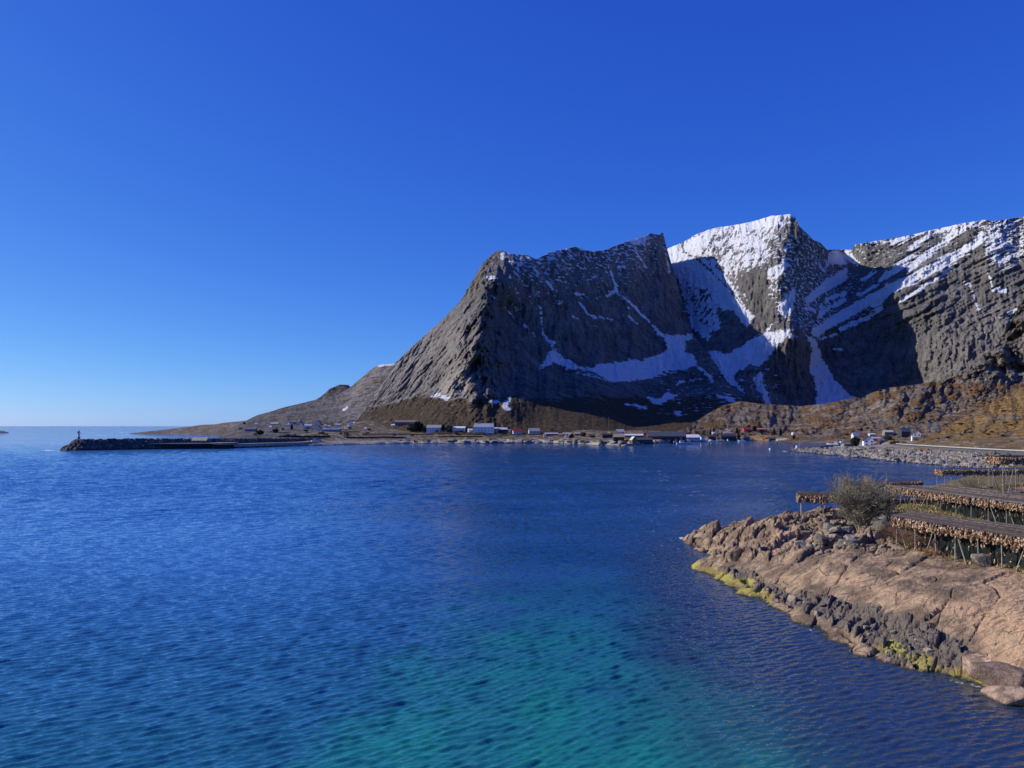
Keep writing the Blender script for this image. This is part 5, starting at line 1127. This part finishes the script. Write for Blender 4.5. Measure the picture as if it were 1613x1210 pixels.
def fish_shape(seed):
    """bundle of dried cod heads: gaping head, gill flare and hanging strip of skin"""
    r = random.Random(seed); b = MB()
    for k in range(3):
        c = Vector((r.uniform(-0.14, 0.14), r.uniform(-0.14, 0.14), -0.12 - 0.27 * k + r.uniform(-0.06, 0.06)))
        yw = r.uniform(0, 6.28); tl = r.uniform(-0.5, 0.5)
        R = Matrix.Rotation(yw, 3, 'Z') @ Matrix.Rotation(tl, 3, 'X'); s = r.uniform(0.85, 1.25)
        prof = [(0.03, 0.20), (0.10, 0.12), (0.155, 0.0), (0.17, -0.08), (0.11, -0.16), (0.05, -0.12)]; n = 7
        vs = []
        for rad, z in prof:
            for i in range(n):
                a = 6.283 * i / n; vs.append(c + R @ (Vector((rad * math.cos(a) * 1.15, rad * math.sin(a) * 0.72, z)) * s * (1 + 0.12 * math.sin(3 * a + seed))))
        fs = [(j * n + i, j * n + (i + 1) % n, j * n + n + (i + 1) % n, j * n + n + i) for j in range(len(prof) - 1) for i in range(n)] + [tuple(range(n))[::-1], tuple(range(n * 5, n * 6))]
        b.add(vs, fs)
    return b
FS = [fish_shape(i) for i in range(8)]
FISH = []                                                # (position, rack label)
def rack(P, ztop, nlen, nwid, label, dz_f=None, heads=(1, 1, 1, 1), pitch=0.36, polemat=None, fill=0.0, braces=True, hrows=3, fkey=0, hspace=0.27, tall=False, gz=head_z, name='fish_rack', loose=0):
    """P: plan corners, P0->P1 short side, P0->P3 long side; poles run along the long side"""
    P = [Vector((p[0], p[1])) for p in P]; c = sum(P, Vector((0, 0))) / 4
    root = empty(name, (c.x, c.y, 0), 0, label, 'fish rack')
    at = lambda s, t: (P[0].lerp(P[1], s)).lerp(P[3].lerp(P[2], s), t)
    L = (P[3] - P[0]).length; Wd = (P[1] - P[0]).length
    g = lambda p: float(gz(np.array([p.x]), np.array([p.y]))[0])
    loc = lambda p, z: Vector((p.x - c.x, p.y - c.y, z))
    rr = random.Random(int(ztop * 100 + P[0].x))
    for i in range(nlen):
        for j in range(nwid):
            p = at(j / (nwid - 1) * 0.96 + 0.02, i / (nlen - 1) * 0.96 + 0.02); z0 = g(p)
            q_ = p + Vector((rr.uniform(-0.15, 0.15), rr.uniform(-0.15, 0.15)))
            MB().tube(loc(q_, z0 - 0.4), loc(p, ztop - 0.1), 0.075, 0.06, 6).build('post', M_post, root)
            if braces and j in (0, nwid - 1) and i < nlen - 1 and rr.random() < 0.75:
                e = at(j / (nwid - 1) * 0.96 + 0.02, (i + rr.choice((0.55, -0.45))) / (nlen - 1) * 0.96 + 0.02)
                MB().tube(loc(e, g(e) - 0.3), loc(p, ztop - 0.35), 0.065, 0.055, 6).build('brace', M_post, root)
        a, b = at(-0.03, i / (nlen - 1) * 0.96 + 0.02), at(1.03, i / (nlen - 1) * 0.96 + 0.02)
        MB().tube(loc(a, ztop - 0.12), loc(b, ztop - 0.12), 0.085, n=6).build('beam', M_post, root)
    npol = max(4, min(60, int(Wd / pitch)))
    for j in range(npol):
        s = j / (npol - 1); e0, e1 = rr.uniform(-0.03, 0.0), 1 + rr.uniform(0, 0.03)
        pts = [at(s, e0 + (e1 - e0) * k / 6) for k in range(7)]
        b = MB(); sag = rr.uniform(-0.03, 0.05)
        zz = [ztop + 0.02 + sag * math.sin(k * 1.7 + j) for k in range(7)]
        for k in range(6): b.tube(loc(pts[k], zz[k]), loc(pts[k + 1], zz[k + 1]), 0.042, n=5, cap=False)
        b.build('pole', polemat or M_pole, root)
    # dried fish hang from the outer poles and, sparser, from the inner ones
    def hang(s0, t0, s1, t1, length, rows):
        n = int(length / hspace)
        for i in range(n):
            for k in range(rows):
                t = (i + rr.random()) / n; p = at(s0 + (s1 - s0) * t, t0 + (t1 - t0) * t) + Vector((rr.uniform(-0.2, 0.2), rr.uniform(-0.2, 0.2)))
                FISH.append((Vector((p.x, p.y, ztop - 0.02 - 0.22 * k - rr.random() * 0.12)), fkey))
    if heads[0]: hang(0, 0, 0, 1, L, hrows)
    if loose:
        for i in range(int(L * loose)):
            p = at(-0.01 + 0.05 * rr.random(), 0.15 + 0.85 * rr.random()); z0 = g(p) + 0.4; FISH.append((Vector((p.x, p.y, z0 + (ztop - 0.9 - z0) * rr.random())), 9))
    if heads[1]: hang(0, 0, 1, 0, Wd, hrows)
    if heads[2]: hang(1, 0, 1, 1, L, hrows)
    if heads[3]: hang(0, 1, 1, 1, Wd, hrows)
    for i in range(int(fill * L * Wd)):
        p = at(rr.random(), rr.random()); FISH.append((Vector((p.x, p.y, ztop - 0.05 - rr.random() * 0.5)), fkey))
    return root
rack([(45, 95), (50, 100.5), (56.5, 79), (50.2, 70)], 9.35, 9, 3, 'nearest fish rack on the rock slab, its deck loaded with cod heads', fill=1.6, fkey=0, loose=2.4)
rack([(66.7, 144), (79, 144), (83, 108), (70.5, 106)], 9.3, 11, 4, 'long fish rack with slanting struts on the grassy terrace', fill=1.0, fkey=1, pitch=0.42, loose=1.4)
rack([(44.5, 125), (47, 132), (60, 127.5), (57, 119.5)], 9.3, 5, 3, 'small fish rack at the left edge of the headland, half behind the bare bush', fill=0.8, fkey=2, braces=False)
rack([(85.5, 160), (86.5, 165), (112, 168), (111, 162)], 11.3, 9, 2, 'far fish rack with poles painted sunlit pink beside the inner bay', fill=0.7, fkey=3, polemat=M_pole_sunlit, braces=False)
rack([(66, 150.5), (66.5, 155), (84, 157), (83.5, 152)], 6.4, 6, 2, 'low fish rack with poles painted sunlit cream down by the water', fill=0.6, fkey=4, polemat=M_pole_sunlit, braces=False)
rack([(75.5, 124.5), (76.0, 129), (90, 130), (89.5, 125)], 15.2, 4, 2, 'tallest fish rack on long legs at the right edge', fill=1.2, fkey=5)
rack([(66.5, 158), (67, 163), (84, 172), (85, 167)], 8.6, 6, 2, 'narrow fish rack with poles painted sunlit cream behind the long strutted rack', fill=0.3, fkey=6, polemat=M_pole_sunlit, braces=False)
labels = {0: 'dried cod heads hanging along the edge of the nearest fish rack', 1: 'dried cod heads hanging along the long strutted fish rack', 2: 'dried cod heads hanging from the small left fish rack'}
FISH.sort(key=lambda f: (f[0] - Vector((0, 0, H))).length + (0 if f[1] in labels else 4000) + (0 if f[0].z > 9.05 else 60))
fm = []
for b in FS:
    me = b.mesh('dried_fish', True); me.materials.append(M_fish); fm.append(me)
for i, (p, k) in enumerate(FISH[:300]):
    o = bpy.data.objects.new('dried_fish', fm[i % 8]); COL.objects.link(o); o.location = p; o.rotation_euler = (0, 0, rnd.uniform(0, 6.28)); s = rnd.uniform(0.55, 0.95); o.scale = (s, s, s)
    tag(o, labels[k], 'dried fish', labels[k].replace('hanging ', ''))
st = MB()
for i, (p, k) in enumerate(FISH[300:]):
    src = FS[i % 8]; a = rnd.uniform(0, 6.28); s = rnd.uniform(0.55, 0.95) * (0.6 if k == 9 else 1); R = Matrix.Rotation(a, 3, 'Z')
    st.add([R @ (Vector(v) * s) + p for v in src.v], src.f)
tag(st.build('dried_fish', M_fish, smooth=True), 'countless further dried cod heads hanging under the racks', 'dried fish', kind='stuff')
def shade_net(a, b, z0, z1, label):  # dark sheet added to paint in the shade under a rack
    a, b = Vector(a), Vector(b); n = 70; vs = []; fs = []
    m = NM('shade netting'); nn = m.noise(0.9, 4); m.color(m.mix(m.smooth(nn, 0.4, 0.6), (0.003, 0.006, 0.006), (0.012, 0.019, 0.017))); m.rough(0.95)
    d = (b - a).normalized(); nrm = Vector((-d.y, d.x, 0))
    for i in range(n + 1):
        t = i / n; p = a.lerp(b, t); g0 = hground(p.x, p.y)
        for j in range(7):
            v = j / 6; off = nrm * (0.18 * math.sin(t * 60 + v * 3) + 0.2 * math.sin(t * 17)) * (1 - v * 0.6)
            vs.append((p.x + off.x, p.y + off.y, g0 - 0.1 + (z1 - g0) * v - 0.12 * math.sin(t * 40) ** 2 * v))
    k = len(vs); vs += [(x + nrm.x * 0.03, y + nrm.y * 0.03, z) for x, y, z in vs]
    for i in range(n):
        for j in range(6):
            q_ = (i * 7 + j, i * 7 + 7 + j, i * 7 + 8 + j, i * 7 + 1 + j); fs += [q_, tuple(k + x for x in q_[::-1])]
    o = MB().add(vs, fs).build('rack_shade_net', m.m); tag(o, label, 'shade_net')
shade_net((46.9, 93.4, 0), (51.6, 71, 0), 0, 8.9, 'dark green netting added for the shade under the nearest fish rack')
shade_net((69.0, 130, 0), (72.0, 107, 0), 0, 8.9, 'dark green netting added for the shade under the long strutted fish rack')
# fish racks across the water in the village fields
def far_rack(px0, px1, py, label):
    X, D, Z = hit(town_z, (px0 + px1) / 2, py, 700, 1500); k = D / F; L = (px1 - px0) * k
    root = empty('fish_rack', (X, D, Z), 0.03, label, 'fish rack')
    b = MB()
    MB().box(-L / 2, L / 2, -0.25, 0.25, 3.3, 3.8).build('front_poles', paint((0.50, 0.42, 0.30), 0.2, 0.5), root)
    MB().box(-L / 2, L / 2, 0.26, 7, 3.2, 3.55).build('deck', paint((0.13, 0.10, 0.075), 0.4, 0.8), root)
    MB().box(-L / 2 + 0.2, L / 2 - 0.2, -0.1, 0.1, 2.3, 3.28).build('fish_fringe', paint((0.12, 0.075, 0.045), 0.5, 1.2), root)
    me = MB().tube((0, 0, -1.5), (0, 0, 3.3), 0.12, n=5).mesh('post'); me.materials.append(M_post)
    n = max(3, int(L / 5))
    for i in range(n):
        for y in (0, 6.5): link('post', me, None, root, (-L / 2 + 0.4 + (L - 0.8) * i / (n - 1), y, 0))
far_rack(648, 682, 688, 'distant fish rack below the biggest dark tree')
far_rack(690, 712, 686.5, 'distant fish rack right below the large beige roofed house')
far_rack(735, 770, 687, 'distant fish rack in the field below the largest white house')
far_rack(763, 803, 690.5, 'distant fish rack nearest the shore below the dark timber house')
far_rack(803, 828, 688.5, 'distant fish rack below the red roofed house')
far_rack(830, 858, 688, 'distant fish rack below the pale green house')
far_rack(570, 640, 687.5, 'longest distant fish rack across the open field')
far_rack(540, 566, 684, 'short distant fish rack at the right end of the blue grey warehouse')
far_rack(438, 455, 684.5, 'distant fish rack with a bright edge below the dark evergreen clump')

# bare bush and thickets
def branch_bush(name, x, y, h, w, label, m_trunk, m_twig, seed, n0=9, levels=4, cat='bush', lean=0.0, dens=3, sink=0.3, thick=0.09, rmin=0.012):
    r = random.Random(seed); z = hground(x, y)
    root = empty(name, (x, y, z), 0, label, cat)
    tr = MB(); tw = MB()
    def grow(p, d, ln, rad, lev):
        segs = 3
        for k in range(segs):
            d2 = (d + Vector((r.gauss(0, 0.16), r.gauss(0, 0.16), r.gauss(0.05, 0.12)))).normalized()
            q_ = p + d2 * ln / segs; r2 = rad * 0.8
            (tr if lev <= 1 else tw).tube(p, q_, rad, r2, 4 if lev <= 1 else 3, cap=False)
            p, d, rad = q_, d2, max(r2, rmin)
            if lev < levels:
                for c in range(dens if k else dens - 1):
                    nd = (d + Vector((r.gauss(0, 0.62), r.gauss(0, 0.62), r.gauss(0.05, 0.4)))).normalized()
                    grow(p, nd, ln * r.uniform(0.42, 0.66), rad * 0.55, lev + 1)
    for i in range(n0):
        a = r.random() * 6.28; sp = r.random() ** 0.5
        d = Vector((math.cos(a) * sp * w / h * 0.8 + lean, math.sin(a) * sp * w / h * 0.8, 1)).normalized()
        grow(Vector((math.cos(a) * 0.06 * w * sp, math.sin(a) * 0.06 * w * sp, -sink)), d, h * r.uniform(0.62, 0.8), thick, 1)
    tr.build('trunk', m_trunk, root); tw.build('crown', m_twig, root)
    return root
M_twiggy = leaf_mat('bare willow twigs', (0.13, 0.115, 0.075), (0.27, 0.235, 0.16)); M_stem = paint((0.30, 0.28, 0.22), 0.25, 3.0, 0.9)
M_redtwig = leaf_mat('red brown twigs', (0.11, 0.055, 0.04), (0.24, 0.14, 0.09)); M_straw = leaf_mat('dead fern', (0.25, 0.13, 0.055), (0.42, 0.26, 0.12))
branch_bush('bare_bush', 48.9, 113, 6.0, 4.0, 'large bare grey bush standing on the headland beside the left fish rack', M_stem, M_twiggy, 5, n0=15, levels=4, dens=3, thick=0.15, rmin=0.02)
k = 0
for px, py, h, w, lab in ((1420, 858, 2.6, 2.2, 'red brown leafless shrub at the left corner of the nearest fish rack'), (1440, 866, 2.6, 2.6, 'red brown leafless shrub, tallest below the nearest fish rack'), (1462, 868, 2.0, 2.4, 'red brown leafless shrub in the middle below the nearest fish rack'), (1485, 872, 1.6, 2.4, 'low red brown shrub creeping over the rock under the nearest rack'), (1408, 850, 1.8, 1.8, 'small red brown shrub right of the boulder rubble')):
    x, y, z = hit(head_z, px, py, 60, 150, 1500); k += 1
    branch_bush('leafless_shrub', x, y + 0.8, h, w, lab, M_redtwig, M_redtwig, 20 + k, n0=9, levels=3, dens=3, thick=0.035)
for px, py, lab in ((1492, 872, 'rust coloured dead fern clump under the nearest fish rack'), (1470, 874, 'rust coloured dead fern clump left of the other under the nearest rack')):
    x, y, z = hit(head_z, px, py, 60, 150, 1500); k += 1
    branch_bush('fern_clump', x, y + 0.5, 0.9, 2.6, lab, M_straw, M_straw, 40 + k, n0=14, levels=3, dens=3, thick=0.02)
for x, y, lab in ((92, 150, 'bare thicket below the far fish rack'), (90, 158, 'bare thicket at the water side of the far fish rack'), (104, 148, 'orange brown bush on the slope below the far fish rack')):
    k += 1; branch_bush('bare_thicket', x, y, 2.6, 3.4, lab, M_redtwig, M_straw if 'orange' in lab else M_twig, 50 + k, n0=9, levels=3, dens=3, thick=0.04)
# grass on the terrace
def grass():
    r = np.random.RandomState(5); n = 60000
    Y = np.exp(r.uniform(math.log(66), math.log(175), n)); X = r.uniform(0.38, 0.68, n) * Y
    z, PX, PY, frac, ledge, green = hfields(X, Y)
    keep = (green > 0.5) & (fbm(X / 3, Y / 3, 4.0, 3) > -0.12); X, Y = X[keep], Y[keep]; Z = head_z(X, Y)
    n = len(X); a = r.uniform(0, 6.28, n); h = r.uniform(0.12, 0.42, n); w = 0.05 + 0.05 * r.rand(n); lx, ly = r.normal(0, 0.15, n), r.normal(0, 0.15, n)
    V = np.stack([np.stack([X + w * np.cos(a), Y + w * np.sin(a), Z - 0.05], 1), np.stack([X - w * np.cos(a), Y - w * np.sin(a), Z - 0.05], 1), np.stack([X + lx, Y + ly, Z + h], 1)], 1).reshape(-1, 3)
    me = bpy.data.meshes.new('grass'); me.vertices.add(3 * n); me.vertices.foreach_set('co', V.reshape(-1).astype(np.float32))
    me.loops.add(3 * n); me.loops.foreach_set('vertex_index', np.arange(3 * n, dtype=np.int32)); me.polygons.add(n)
    me.polygons.foreach_set('loop_start', np.arange(0, 3 * n, 3, dtype=np.int32)); me.polygons.foreach_set('loop_total', np.full(n, 3, np.int32)); me.update(calc_edges=True)
    m = NM('grass blades'); k_ = m.noise(0.5, 6, 0.7); m.color(m.mix(m.smooth(k_, 0.38, 0.6), (0.15, 0.17, 0.045), (0.46, 0.33, 0.14)))
    tag(link('grass', me, m.m), 'short dry yellow green grass on the terrace', 'grass', kind='stuff')
grass()
